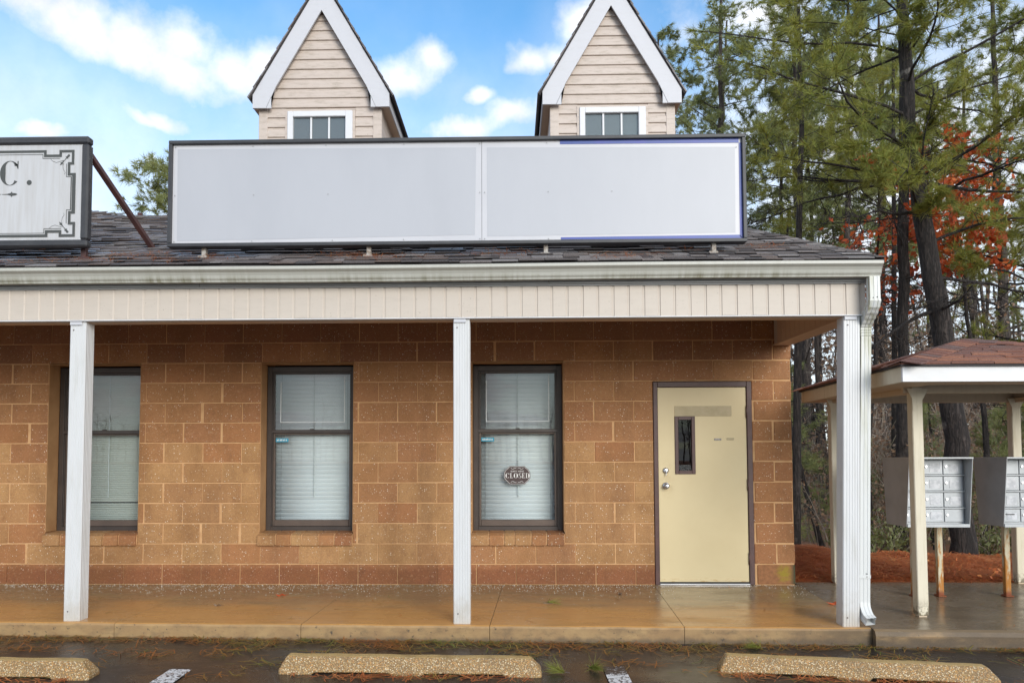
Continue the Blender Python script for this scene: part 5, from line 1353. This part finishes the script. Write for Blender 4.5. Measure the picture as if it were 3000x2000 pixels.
# ------------------------------------------------------------------ wheel stops
def wheel_stop(xl, yl, ang, label, L=1.775):
    zf = float(asph_z(xl + L / 2)) + 0.001
    H_ = 0.122
    s = 0.019
    poly = [(0, 0), (0.0, 0.035), (0.050, H_), (L - 0.070, H_), (L, 0.045), (L, 0), (L - 0.235, 0), (L - 0.265, s), (0.96 + 0.03, s), (0.96, 0), (0.775, 0), (0.745, s), (0.245, s), (0.215, 0)]
    yf = lambda z: 0.0 + 0.34 * z; ybk = lambda z: 0.165 - 0.30 * z
    m_ = MB(); n_ = len(poly)
    # refine the outline so the surface can weather unevenly
    pts = []
    for k_ in range(n_):
        a_, b_ = poly[k_], poly[(k_ + 1) % n_]; q_ = max(1, int(math.hypot(b_[0] - a_[0], b_[1] - a_[1]) / 0.11))
        for t_ in range(q_): pts.append((a_[0] + (b_[0] - a_[0]) * t_ / q_, a_[1] + (b_[1] - a_[1]) * t_ / q_))
    rr = random.Random(int(xl * 100)); n_ = len(pts)
    pts = [(a_, b_ + rr.uniform(-0.003, 0.003) * (1 if b_ > 0.001 else 0)) for a_, b_ in pts]
    vs_ = [(a_, yf(b_), b_) for a_, b_ in pts] + [(a_, ybk(b_), b_) for a_, b_ in pts]
    m_.add(vs_, [tuple(range(n_)), tuple(range(2 * n_ - 1, n_ - 1, -1))] + [(k_, (k_ + 1) % n_, n_ + (k_ + 1) % n_, n_ + k_) for k_ in range(n_)])
    o = m_.build('wheel_stop', 'aggregate')
    o.location = (xl, yl, zf); o.rotation_euler = (0, math.atan(0.0085), ang)
    bv = o.modifiers.new('worn_edges', 'BEVEL'); bv.width = 0.014; bv.segments = 3; bv.limit_method = 'ANGLE'; bv.angle_limit = R(35)
    tag(o, label, 'wheel stop', 'concrete wheel stops along the kerb')
wheel_stop(-1.585, -2.735, R(0), 'pebbly concrete wheel stop lying parallel to the kerb, whole in view')
wheel_stop(1.410, -2.590, R(-7.2), 'pebbly concrete wheel stop turned askew in front of the door')
wheel_stop(-4.55, -2.93, R(0.3), 'pebbly concrete wheel stop cut off by the picture edge, below the first post')

# ------------------------------------------------------------------ vegetation
class Geo:
    def __init__(s): s.V = []; s.Q = []; s.T = []; s.n = 0
    def tube(s, P, rad, k=4):
        P = np.asarray(P, float); m_ = len(P); rad = np.broadcast_to(np.asarray(rad, float), (m_,))
        D = np.gradient(P, axis=0); D /= np.linalg.norm(D, axis=1, keepdims=True) + 1e-9
        ref = np.array([0.31, 0.17, 0.93]) if abs(D[0, 2]) < 0.8 else np.array([0.93, 0.17, 0.31])
        A = np.cross(D, ref); A /= np.linalg.norm(A, axis=1, keepdims=True) + 1e-9; B = np.cross(D, A)
        th = np.arange(k) * 2 * np.pi / k
        ring = P[:, None, :] + rad[:, None, None] * (np.cos(th)[None, :, None] * A[:, None, :] + np.sin(th)[None, :, None] * B[:, None, :])
        i_, j_ = np.meshgrid(np.arange(m_ - 1), np.arange(k), indexing='ij')
        q = np.stack([i_ * k + j_, i_ * k + (j_ + 1) % k, (i_ + 1) * k + (j_ + 1) % k, (i_ + 1) * k + j_], -1).reshape(-1, 4)
        s.V.append(ring.reshape(-1, 3)); s.Q.append(q + s.n); s.n += m_ * k
    def build(s, name, mat, parent=None, smooth=False):
        F = []
        if s.Q: F.append(np.concatenate(s.Q))
        if s.T: F.append(np.concatenate(s.T))
        return big_mesh(name, np.concatenate(s.V), F, mat, parent, smooth)
def unit(v): return v / (np.linalg.norm(v, axis=-1, keepdims=True) + 1e-9)
def needle_geo(pos, axis, n, length, width, g, spread=0.75, droop=0.10):
    """tufts of needles: pos (T,3), axis (T,3)"""
    T = len(pos); N = T * n
    p = np.repeat(pos, n, 0); a = np.repeat(unit(axis), n, 0)
    d = unit(a * g.uniform(0.3, 1.2, (N, 1)) + g.normal(0, spread, (N, 3)) * 0.55)
    L = length * g.uniform(0.65, 1.1, (N, 1))
    base = p - a * length * g.uniform(0.0, 0.5, (N, 1)); tip = base + d * L - np.array([0, 0, 1.0]) * droop * L
    sd_ = unit(np.cross(d, g.normal(0, 1, (N, 3)))) * width * 0.5
    V = np.stack([base - sd_, base + sd_, tip], 1).reshape(-1, 3)
    return V, np.arange(3 * N).reshape(-1, 3)
def leaf_geo(pos, size, g, elong=1.5):
    """folded leaf shapes of two triangles each"""
    N = len(pos); d = unit(g.normal(0, 1, (N, 3)) + np.array([0, 0, -0.25])); s_ = unit(np.cross(d, g.normal(0, 1, (N, 3))))
    L = size * g.uniform(0.6, 1.2, (N, 1))
    a = pos; b = pos + d * L * 0.5 + s_ * L * 0.5 / elong; c = pos + d * L; e = pos + d * L * 0.5 - s_ * L * 0.5 / elong
    V = np.stack([a, b, c, e], 1).reshape(-1, 3); k = np.arange(N)[:, None] * 4
    return V, np.concatenate([k + [[0, 1, 2]], k + [[0, 2, 3]]])
def wobble(p0, d, L, n, g, amp, droop=0.0, rise=0.0):
    P = [np.array(p0, float)]; d = np.array(d, float); d /= np.linalg.norm(d)
    for k in range(n):
        d = d + g.normal(0, amp, 3) + np.array([0, 0, rise - droop * k / n]); d /= np.linalg.norm(d)
        P.append(P[-1] + d * L / n)
    return np.array(P)
def interp_path(P, t):
    t = np.clip(t, 0, 1) * (len(P) - 1); i_ = np.minimum(t.astype(int), len(P) - 2); f = (t - i_)[:, None]
    return P[i_] * (1 - f) + P[i_ + 1] * f, unit(P[i_ + 1] - P[i_])

def pine(label, path, r0, r1, crown_from, blen, nbr, nsub, ntuft, nneedle, nlen, nwid, seed, mat='needles', bmat='bark', dead=0, dead_from=None, sides=10, group='pine trees in the wood', cone=0.55, arms=(), name='pine_tree', rise=0.03):
    g = np.random.default_rng(seed)
    root = tag(empty(name, tuple(float(q) for q in path[0])), label, 'tree', group)
    PI_ = Matrix.Translation(tuple(-float(q) for q in path[0]))
    def at(o): o.matrix_parent_inverse = PI_; return o
    P = np.asarray(path, float)
    # smooth the stem
    tt = np.linspace(0, 1, 26); seg = np.concatenate([[0], np.cumsum(np.linalg.norm(np.diff(P, axis=0), axis=1))]); seg /= seg[-1]
    S_ = np.stack([np.interp(tt, seg, P[:, k]) for k in range(3)], 1)
    for _ in range(2): S_[1:-1] = (S_[:-2] + 2 * S_[1:-1] + S_[2:]) / 4
    S_[1:-1] += g.normal(0, r0 * 0.10, (24, 3)) * [1, 1, 0]
    rad = np.interp(tt, [0, 0.04, 0.5, 1], [r0 * 1.25, r0, r0 + (r1 - r0) * 0.42, r1])
    tg = Geo(); tg.tube(S_, rad * (1 + g.normal(0, 0.03, 26)), sides); at(tg.build('trunk', bmat, root, True))
    zmin, zmax = S_[0, 2], S_[-1, 2]
    L = Geo(); tp, ta = [], []
    def limb(h, az_, ln, el_, foliage=True):
        k = np.argmin(abs(S_[:, 2] - h)); p0 = S_[k]
        d = np.array([math.cos(az_) * math.cos(el_), math.sin(az_) * math.cos(el_), math.sin(el_)])
        B = wobble(p0, d, ln, 8, g, 0.10, 0.06, rise)
        rb_ = rad[k] * 0.22 * min(1.2, 0.45 + ln / 3.5)
        L.tube(B, np.linspace(rb_, rb_ * 0.22, 9), 5)
        for q in g.uniform(0.2, 1.0, nsub):
            (c0,), (c1,) = interp_path(B, np.array([q]))
            sd2 = unit(c1 * g.uniform(0.2, 1.0) + g.normal(0, 0.75, 3) * [1, 1, 0.55])
            sl = ln * g.uniform(0.14, 0.34) * (1.25 - 0.5 * q)
            C = wobble(c0, sd2, sl, 5, g, 0.16, 0.02, 0.05)
            L.tube(C, np.linspace(rb_ * 0.26, rb_ * 0.10, 6), 3)
            if foliage:
                ft = g.uniform(0.25, 1.0, ntuft); ft[0] = 1.0
                a_, b_ = interp_path(C, ft)
                tp.append(a_ + g.normal(0, 0.06 * nlen / 0.16, a_.shape)); ta.append(unit(b_ + g.normal(0, 0.45, b_.shape) + np.array([0, 0, 0.25])))
            else:
                for q2 in g.uniform(0.2, 0.9, 4):
                    (e0,), (e1,) = interp_path(C, np.array([q2])); E = wobble(e0, unit(e1 + g.normal(0, 0.7, 3)), sl * 0.5, 3, g, 0.2); L.tube(E, np.linspace(0.006, 0.002, 4), 3)
        if foliage:
            a_, b_ = interp_path(B, g.uniform(0.75, 1.0, ntuft)); tp.append(a_); ta.append(b_)
    for k in range(nbr):
        u = (k + g.uniform(0, 1)) / nbr; h = crown_from + (zmax - crown_from) * u
        ln = blen * (1 - cone * u) * g.uniform(0.55, 1.1)
        limb(h, k * 2.399 + g.uniform(-0.5, 0.5), ln, R(g.uniform(-12, 38)))
    for k in range(dead):
        h = g.uniform(dead_from, crown_from + 0.6); limb(h, g.uniform(0, 6.28), blen * g.uniform(0.35, 0.8), R(g.uniform(-15, 25)), False)
    for (h, az_, ln, el_) in arms: limb(h, az_, ln, el_)
    at(L.build('limbs', bmat if bmat != 'bark_pale' else 'bark', root, True))
    pos = np.concatenate(tp); axx = np.concatenate(ta)
    V_, F_ = needle_geo(pos, axx, nneedle, nlen, nwid, g)
    at(big_mesh('crown', V_, F_, mat, root))
    return root

gz = lambda x_, y_: float(ground_z(x_, y_))
# the big leaning pine behind the shelter
pine('tall dark pine leaning behind the shelter, thick rough trunk with a pale streak low down', [(6.40, 3.3, -0.45), (6.345, 3.3, 1.9), (6.17, 3.3, 3.4), (6.09, 3.3, 4.15), (5.95, 3.3, 5.1), (5.86, 3.3, 6.2), (5.815, 3.3, 8.0), (5.75, 3.3, 11.5)],
     0.170, 0.025, 5.0, 3.1, 30, 13, 3, 50, 0.185, 0.0072, 3, bmat='bark_pale', dead=9, dead_from=3.2, sides=14,
     arms=((6.6, R(-8), 3.6, R(28)), (5.1, R(200), 2.6, R(8)), (5.6, R(215), 2.9, R(18)), (6.2, R(190), 3.0, R(20)), (4.5, R(-20), 1.9, R(25)), (5.4, R(-40), 2.2, R(10)), (7.0, R(170), 3.2, R(15)), (5.0, R(240), 2.0, R(5)), (4.9, R(262), 0.8, R(12)), (5.9, R(285), 0.7, R(15)), (7.0, R(262), 0.8, R(20)), (7.9, R(290), 0.9, R(10)), (5.2, R(225), 1.3, R(10))))
pine('straight dark pine standing close behind the leaning one', [(6.42, 5.0, -0.5), (6.48, 5.0, 2.0), (6.56, 5.0, 4.3), (6.7, 5.0, 8.5), (6.8, 5.1, 12.5)], 0.105, 0.04, 6.2, 2.6, 15, 8, 3, 34, 0.19, 0.0080, 4, dead=14, dead_from=2.0, sides=12)
pine('pine reaching in from the picture edge with low hanging green branches', [(9.6, 4.6, -0.5), (9.5, 4.6, 4), (9.4, 4.5, 9), (9.4, 4.5, 12)], 0.15, 0.04, 2.6, 2.9, 34, 13, 4, 42, 0.185, 0.0075, 6, dead=8, dead_from=1.5, sides=12, arms=((3.0, R(190), 2.6, R(-4)), (3.8, R(170), 2.7, R(5)), (4.5, R(200), 2.8, R(8)), (2.5, R(205), 2.2, R(-2)), (5.3, R(185), 2.8, R(12))))
pine('slim dark pine seen between the wall corner and the shelter', [(4.75, 5.2, -0.5), (4.80, 5.2, 1.5), (4.86, 5.2, 3.2), (5.0, 5.2, 7.0), (5.0, 5.2, 9)], 0.075, 0.03, 6.6, 1.5, 10, 6, 4, 14, 0.2, 0.007, 8, dead=12, dead_from=1.0, sides=10)
pine('thin bent pine near the corner block, beside the slim dark one', [(5.9, 7.0, -0.6), (5.35, 7.0, 1.6), (5.2, 7.0, 3.0), (5.4, 7.0, 6.0)], 0.06, 0.02, 4.5, 1.2, 8, 6, 4, 14, 0.2, 0.007, 9, dead=10, dead_from=0.6, sides=8)
pine('thin straight pine visible just past the porch downspout', [(7.75, 8.0, -0.7), (7.85, 8.0, 3.5), (8.0, 8.0, 9.5)], 0.065, 0.03, 6.5, 1.8, 14, 7, 4, 16, 0.2, 0.008, 10, dead=14, dead_from=1.0, sides=8)
FAR = [
 ('tall pine rising right behind the second dormer', 6.55, 16.0, 0.17, 17.0, 7.5, 3.6),
 ('slender pine whose tip shows beside the second dormer roof', 4.95, 18.0, 0.10, 15.5, 8.0, 2.6),
 ('pine trunk showing just above the roof hip', 8.1, 14.0, 0.14, 15.0, 6.8, 3.0),
 ('pine with a bare lower stem above the roof edge, next to the hip', 8.75, 12.0, 0.11, 13.5, 6.2, 2.6),
 ('thin pine between the two trunks above the roof hip', 8.95, 15.0, 0.08, 13.0, 6.5, 2.2),
 ('broad pine filling the gap above the sign corner', 7.3, 19.0, 0.17, 16.5, 6.5, 3.8),
 ('dense pine high in the picture corner', 13.2, 13.0, 0.17, 15.5, 5.0, 3.6),
 ('pine standing behind the red oak leaves', 11.6, 16.0, 0.15, 15.0, 6.0, 3.2),
 ('distant pine left of the leaning trunk', 10.4, 20.0, 0.15, 16.0, 6.0, 3.4),
 ('distant pine deep in the wood at the picture edge', 16.5, 20.0, 0.16, 16.0, 4.5, 3.4),
 ('distant pine showing low between the shelter posts', 10.0, 13.0, 0.12, 12.0, 6.5, 2.4),
]
for k, (lb, x, y, r_, top, cf, bl_) in enumerate(FAR):
    g = np.random.default_rng(100 + k); z0 = gz(x, y) - 0.1
    pth = [(x + g.normal(0, 0.15), y, z0), (x + g.normal(0, 0.12), y, top * 0.35), (x, y, top * 0.6), (x + g.normal(0, 0.2), y, top)]
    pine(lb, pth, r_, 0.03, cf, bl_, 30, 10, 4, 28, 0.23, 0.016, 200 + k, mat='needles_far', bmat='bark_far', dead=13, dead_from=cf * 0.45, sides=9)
pine('lone pine crown showing over the ridge between the two signs', [(-10.4, 16, -0.5), (-10.4, 16, 5), (-10.1, 16, 10.2)], 0.16, 0.04, 5.6, 3.1, 48, 14, 4, 24, 0.26, 0.016, 77, mat='needles_far', bmat='bark_far', sides=9, cone=0.45, rise=0.015)
for k, (lb, x, y, h_) in enumerate([('young green pine behind the wall corner', 5.35, 8.5, 4.2), ('small pine sapling low in the wood past the leaning trunk', 9.7, 8.0, 2.6), ('bushy pine sapling between the shelter posts', 7.9, 6.8, 1.9), ('young pine at the picture edge below the roof of the shelter', 9.0, 6.0, 3.0), ('young pine far behind the porch beam', 6.4, 12.0, 5.2), ('bushy young pine low behind the rear shelter post', 4.55, 6.2, 2.4), ('young pine between the rear shelter post and the downspout', 6.0, 9.2, 3.6), ('young pine seen over the first mailbox', 7.1, 8.6, 3.0), ('dark young pine over the second mailbox', 8.6, 8.2, 3.4)]):
    z0 = gz(x, y) - 0.05
    pine(lb, [(x, y, z0), (x + 0.05, y, z0 + h_ * 0.5), (x, y, z0 + h_)], 0.04, 0.01, z0 + 0.35, h_ * 0.34, 22, 6, 4, 15, 0.19, 0.008, 300 + k, mat='needles_far', bmat='bark', sides=6, group='young pines in the wood', name='pine_sapling', cone=0.7)

# red oak with its leaves still on
def oak(label, base, h_, seed, nl, spread, crown0):
    g = np.random.default_rng(seed); root = tag(empty('oak_sapling', base), label, 'tree', 'russet oaks in the wood')
    PI_ = Matrix.Translation(tuple(-q for q in base)); L = Geo(); pos = []
    B = wobble(base, (0.05, 0, 1), h_, 12, g, 0.05); L.tube(B, np.linspace(0.06, 0.012, 13), 7)
    t_ = L.build('trunk', 'bark', root, True); t_.matrix_parent_inverse = PI_
    L = Geo()
    for k in range(34):
        q = g.uniform(crown0, 1.0); (c0,), _ = interp_path(B, np.array([q])); az_ = g.uniform(0, 6.28)
        C = wobble(c0, (math.cos(az_), math.sin(az_), g.uniform(0.0, 0.6)), spread * g.uniform(0.4, 1.0), 7, g, 0.16); L.tube(C, np.linspace(0.014, 0.004, 8), 4)
        for q2 in g.uniform(0.3, 1.0, 6):
            (e0,), (e1,) = interp_path(C, np.array([q2])); E = wobble(e0, unit(e1 + g.normal(0, 0.7, 3)), 0.35, 4, g, 0.2); L.tube(E, np.linspace(0.005, 0.002, 5), 3)
            a_, _ = interp_path(E, g.uniform(0.3, 1.0, nl)); pos.append(a_ + g.normal(0, 0.05, a_.shape))
    o = L.build('limbs', 'twig', root, True); o.matrix_parent_inverse = PI_
    V_, F_ = leaf_geo(np.concatenate(pos), 0.125, g, 1.45); o = big_mesh('crown', V_, F_, 'oak_leaves', root); o.matrix_parent_inverse = PI_
oak('young oak holding bright russet leaves right of the leaning trunk', (7.55, 4.7, -0.5), 6.9, 51, 11, 1.35, 0.68)
oak('sparse russet oak showing left of the leaning trunk', (6.35, 6.0, -0.5), 6.0, 52, 3, 0.8, 0.74)

# evergreen laurel shrubs on the bank
def shrub(label, x, y, h_, seed, mat='laurel', n=420, name='laurel_shrub'):
    g = np.random.default_rng(seed); z0 = gz(x, y) - 0.03; root = tag(empty(name, (x, y, z0)), label, 'shrub', 'shrubs behind the straw bank'); PI_ = Matrix.Translation((-x, -y, -z0)); L = Geo(); pos = []
    for k in range(14):
        az_ = g.uniform(0, 6.28); C = wobble((x, y, z0), (math.cos(az_) * 0.7, math.sin(az_) * 0.7, 1), h_ * g.uniform(0.6, 1.1), 6, g, 0.2); L.tube(C, np.linspace(0.012, 0.004, 7), 4)
        a_, _ = interp_path(C, g.uniform(0.3, 1.0, n // 14)); pos.append(a_ + g.normal(0, 0.085, a_.shape))
    o = L.build('stems', 'twig', root); o.matrix_parent_inverse = PI_
    V_, F_ = leaf_geo(np.concatenate(pos), 0.085, g, 2.2); o = big_mesh('foliage', V_, F_, mat, root); o.matrix_parent_inverse = PI_
shrub('leafy green laurel just past the white downspout', 4.75, 3.2, 0.85, 61); shrub('leafy green laurel left of the front shelter post', 5.35, 3.6, 0.80, 62)
shrub('green laurel between the mailbox legs', 6.0, 4.4, 0.75, 63); shrub('green laurel right of the pale streaked trunk', 7.3, 4.2, 0.8, 64); shrub('low green laurel at the picture edge', 8.0, 4.6, 0.9, 65)

# undergrowth and the wood beyond
def brush(name, n, xr, yr, hr, seed, mat, thick, leaves=None, lmat=None, lsize=0.07, subs=7):
    g = np.random.default_rng(seed); L = Geo(); pos = []
    for k in range(n):
        y = g.uniform(*yr); x = g.uniform(xr[0] + 0.40 * (y - yr[0]), xr[1] + 0.9 * (y - yr[0])); h_ = g.uniform(*hr); z0 = gz(x, y) - 0.05
        C = wobble((x, y, z0), (g.normal(0, 0.3), g.normal(0, 0.3), 1), h_, 8, g, 0.12); L.tube(C, np.linspace(thick, thick * 0.3, 9), 4)
        for q in g.uniform(0.2, 1.0, subs):
            (c0,), (c1,) = interp_path(C, np.array([q])); D = wobble(c0, unit(c1 * 0.4 + g.normal(0, 0.7, 3) + [0, 0, 0.3]), h_ * g.uniform(0.15, 0.4), 5, g, 0.18); L.tube(D, np.linspace(thick * 0.45, thick * 0.15, 6), 3)
            for q2 in g.uniform(0.2, 1, 4):
                (e0,), (e1,) = interp_path(D, np.array([q2])); E = wobble(e0, unit(e1 + g.normal(0, 0.7, 3)), h_ * g.uniform(0.06, 0.16), 3, g, 0.2); L.tube(E, np.linspace(thick * 0.2, thick * 0.08, 4), 3)
                if leaves: a_, _ = interp_path(E, g.uniform(0, 1, leaves)); pos.append(a_ + g.normal(0, 0.05, a_.shape))
    tag(L.build(name, mat), kind='stuff')
    if leaves:
        V_, F_ = leaf_geo(np.concatenate(pos), lsize, g); tag(big_mesh(name + '_leaves', V_, F_, lmat), kind='stuff')
brush('undergrowth', 110, (4.2, 8.5), (4.2, 11.0), (0.8, 3.0), 71, 'twig', 0.011, 2, 'dry_leaves', 0.07)
brush('woodland_thicket', 150, (6.0, 12.0), (10.0, 24.0), (2.5, 6.5), 72, 'twig_far', 0.020, 3, 'dry_leaves', 0.12)
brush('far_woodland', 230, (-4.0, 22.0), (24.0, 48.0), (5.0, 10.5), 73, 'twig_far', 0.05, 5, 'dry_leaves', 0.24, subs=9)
# standing stems deep in the wood
g = np.random.default_rng(74); L = Geo()
for k in range(70):
    y = g.uniform(11, 42); x = g.uniform(4.5 + 0.36 * (y - 5), 11 + 0.85 * (y - 5)); z0 = gz(x, y) - 0.1
    C = wobble((x, y, z0), (g.normal(0, 0.05), 0, 1), g.uniform(7, 13), 8, g, 0.025); L.tube(C, np.linspace(g.uniform(0.05, 0.12), 0.03, 9), 6)
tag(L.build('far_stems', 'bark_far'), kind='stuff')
# trees across the road behind the photographer, mirrored in the window glass
g = np.random.default_rng(75); L = Geo()
for k in range(220):
    y = g.uniform(-95, -72); x = g.uniform(-80, 80); h_ = g.uniform(3.5, 6.5)
    C = wobble((x, y, -0.5), (0, 0, 1), h_, 7, g, 0.05); L.tube(C, np.linspace(0.10, 0.03, 8), 4)
    for q in g.uniform(0.3, 1.0, 16):
        (c0,), (c1,) = interp_path(C, np.array([q])); D = wobble(c0, unit(c1 * 0.6 + g.normal(0, 0.7, 3)), h_ * g.uniform(0.15, 0.35), 4, g, 0.15); L.tube(D, np.linspace(0.035, 0.012, 5), 3)
tag(L.build('roadside_wood', 'twig_far'), kind='stuff')

# ------------------------------------------------------------------ fallen needles and leaves
def strands(name, n, place, length, width, seed, mat, lift=0.004, curl=0.25):
    """thin flat needles lying about; place(g,n) -> x,y,z arrays"""
    g = np.random.default_rng(seed); x, y, z = place(g, n); n = len(x)
    a = g.uniform(0, 2 * np.pi, n); L_ = length * g.uniform(0.5, 1.2, n)
    d = np.stack([np.cos(a), np.sin(a), g.normal(0, 0.10, n)], 1); s_ = np.stack([-np.sin(a), np.cos(a), np.zeros(n)], 1) * width * 0.5
    p = np.stack([x, y, z + g.uniform(0.2, 1.0, n) * lift], 1); bend = s_ / (width * 0.5) * (g.normal(0, curl, n) * L_)[:, None]
    A = p - d * L_[:, None] * 0.5; B = p + bend * 0.5; C = p + d * L_[:, None] * 0.5
    V_ = np.stack([A - s_, A + s_, B - s_, B + s_, C - s_ * 0.5, C + s_ * 0.5], 1).reshape(-1, 3); k = np.arange(n)[:, None] * 6
    F_ = np.concatenate([k + [[0, 2, 3, 1]], k + [[2, 4, 5, 3]]])
    return tag(big_mesh(name, V_, F_, mat), kind='stuff')
def on_bank(g, n):
    x = g.uniform(2.9, 9.0, n); y = 0.18 + (g.uniform(0, 1, n) ** 1.4) * 3.6; return x, y, ground_z(x, y)
strands('pine_straw', 30000, on_bank, 0.17, 0.009, 81, 'straw', 0.05)
g = np.random.default_rng(82); n = 900; x = g.uniform(4.4, 9, n); y = 0.25 + g.uniform(0, 1, n) ** 1.3 * 2.6
V_, F_ = leaf_geo(np.stack([x, y, ground_z(x, y) + 0.03], 1), 0.055, g, 1.6); tag(big_mesh('fallen_leaves', V_, F_, 'straw'), kind='stuff')
def on_lot(g, n):
    m_ = n // 2
    x = g.uniform(-4.6, 4.4, m_); y = -1.815 - np.abs(g.normal(0, 0.09, m_)) - 0.004
    cx_ = g.uniform(-4.6, 4.4, 70); cy_ = g.uniform(-2.9, -1.9, 70); q = g.integers(0, 70, n - m_)
    x2 = cx_[q] + g.normal(0, 0.13, n - m_); y2 = cy_[q] + g.normal(0, 0.05, n - m_)
    x = np.concatenate([x, x2]); y = np.concatenate([y, y2]); k = (y < -1.815) & (y > -3.2); return x[k], y[k], asph_z(x[k]) + 0.006
strands('needle_litter', 2800, on_lot, 0.14, 0.0068, 83, 'litter_mix', 0.012)
def under_stops(g, n):
    x = np.concatenate([g.uniform(-1.5, 0.1, n // 3), g.uniform(1.4, 3.2, n // 3), g.uniform(-4.6, -2.9, n // 3)]); y = np.concatenate([-2.76 + g.normal(0, 0.03, n // 3), -2.61 - (x[n // 3:2 * (n // 3)] - 1.4) * 0.126 + g.normal(0, 0.03, n // 3), -2.95 + g.normal(0, 0.03, n // 3)])
    k = g.uniform(0, 1, len(x)) < 0.45 + 0.5 * np.sin(7 * x) ** 2; return x[k], y[k] - 0.03, asph_z(x[k]) + 0.006
strands('needle_drift', 800, under_stops, 0.12, 0.0065, 84, 'straw', 0.014)
def on_roof(g, n):
    c = g.uniform(-4.8, 2.4, 26); s_ = np.abs(g.normal(0.1, 0.5, 26)); q = g.integers(0, 26, n); x = c[q] + g.normal(0, 0.14, n); t_ = np.clip(s_[q] + g.normal(0, 0.05, n), 0.0, 3); return x, EY + t_ * cs, EZ + t_ * SL * cs + 0.025
strands('roof_needles', 520, on_roof, 0.13, 0.0045, 85, 'straw', 0.012)
def on_walk(g, n):
    x = g.uniform(-4.6, 4.4, n); y = g.uniform(-1.7, -0.15, n); return x, y, edge_z(x) * (-y / 1.8) + 0.002
strands('walk_needles', 60, on_walk, 0.12, 0.0045, 86, 'litter_mix', 0.004)
# de-icing salt against the wall
g = np.random.default_rng(87); n = 2000
x = g.uniform(-5.4, 2.9, n); y = -0.015 - np.abs(g.normal(0, 1, n)) ** 1.3 * 0.24
k = (y > -0.95) & ~((x > 1.62) & (x < 2.30) & (g.uniform(0, 1, n) < 0.85)); x, y = x[k], y[k]; n = len(x)
r_ = g.uniform(0.0018, 0.0046, n); z = edge_z(x) * (-y / 1.8) + r_ * 0.5
off = np.array([(1, 0, -0.6), (-0.5, 0.87, -0.6), (-0.5, -0.87, -0.6), (0, 0, 0.9)])
V_ = (np.stack([x, y, z], 1)[:, None, :] + off[None] * r_[:, None, None]).reshape(-1, 3); kk = np.arange(n)[:, None] * 4
F_ = np.concatenate([kk + [[0, 1, 3]], kk + [[1, 2, 3]], kk + [[2, 0, 3]], kk + [[0, 2, 1]]]); tag(big_mesh('salt_grains', V_, F_, 'salt'), kind='stuff')

# single leaves and sprigs that can be picked out
def fallen_leaf(x, y, z, size, ang, label, mat='oak_leaves'):
    n_ = 14; pts = []
    for k in range(n_):
        t_ = 2 * math.pi * k / n_; rr = 0.5 * (1 + 0.28 * math.cos(5 * t_)) * (0.62 if k % 2 else 1.0)
        pts.append((size * (0.9 * math.cos(t_) * rr), size * 0.55 * math.sin(t_) * rr))
    vs_ = [(0, 0, 0.006)] + [(a_, b_, 0.004 + 0.10 * abs(b_) + 0.012 * math.sin(9 * a_ / size)) for a_, b_ in pts]
    m_ = MB(); m_.add(vs_, [(0, 1 + k, 1 + (k + 1) % n_) for k in range(n_)])
    st_ = [(size * 0.4, 0, 0.005), (size * 0.75, size * 0.05, 0.003)]; m_.tube(st_, 0.0015, 4)
    o = m_.build('fallen_leaf', mat); o.location = (x, y, z); o.rotation_euler = (0, 0, ang); tag(o, label, 'leaf', 'fallen leaves on the walk')
fallen_leaf(2.88, -0.92, -0.006, 0.16, R(10), 'russet leaf on the walk between the door and the last post')
fallen_leaf(-2.20, -0.62, 0.004, 0.10, R(30), 'russet leaf on the walk below the middle window')
fallen_leaf(1.02, -0.52, 0.002, 0.08, R(70), 'small dark leaf on the walk left of the door', 'dry_leaves')
fallen_leaf(-2.62, -1.10, 0.008, 0.07, R(5), 'small blackened leaf on the walk right of the first post', 'dry_leaves')
def sprig(x, y, z, ang, label, n_=60, ln=0.13, up=0.25):
    g = np.random.default_rng(int(abs(x) * 1000)); d = np.array([math.cos(ang), math.sin(ang), up])
    root = tag(empty('pine_sprig', (x, y, z)), label, 'sprig', 'fallen pine sprigs'); PI_ = Matrix.Translation((-x, -y, -z)); L = Geo()
    C = np.array([(x, y, z + 0.006)]) + np.linspace(-0.09, 0, 4)[:, None] * d * [1, 1, 0]; L.tube(C, np.linspace(0.003, 0.002, 4), 5); o = L.build('twig', 'twig', root); o.matrix_parent_inverse = PI_
    pos = np.repeat(np.array([[x, y, z + 0.015]]), 3, 0); V_, F_ = needle_geo(pos, np.repeat(d[None], 3, 0), n_, ln, 0.0035, g, 0.45, 0.0); V_[:, 2] = np.maximum(V_[:, 2], z + 0.002); o = big_mesh('needles', V_, F_, 'needles', root); o.matrix_parent_inverse = PI_
sprig(0.56, -2.55, float(asph_z(0.56)) + 0.006, R(-60), 'green pine sprig lying against the worn white parking line')
sprig(0.30, -2.62, float(asph_z(0.3)) + 0.006, R(160), 'green pine sprig at the end of the middle wheel stop')
sprig(0.36, -0.97, 0.002, R(-8), 'single green needle tuft on the walk beyond the middle post', 14, 0.13, 0.05)
sprig(1.85, -1.93, float(asph_z(1.85)) + 0.006, R(190), 'green pine tuft against the kerb in front of the askew wheel stop', 40)
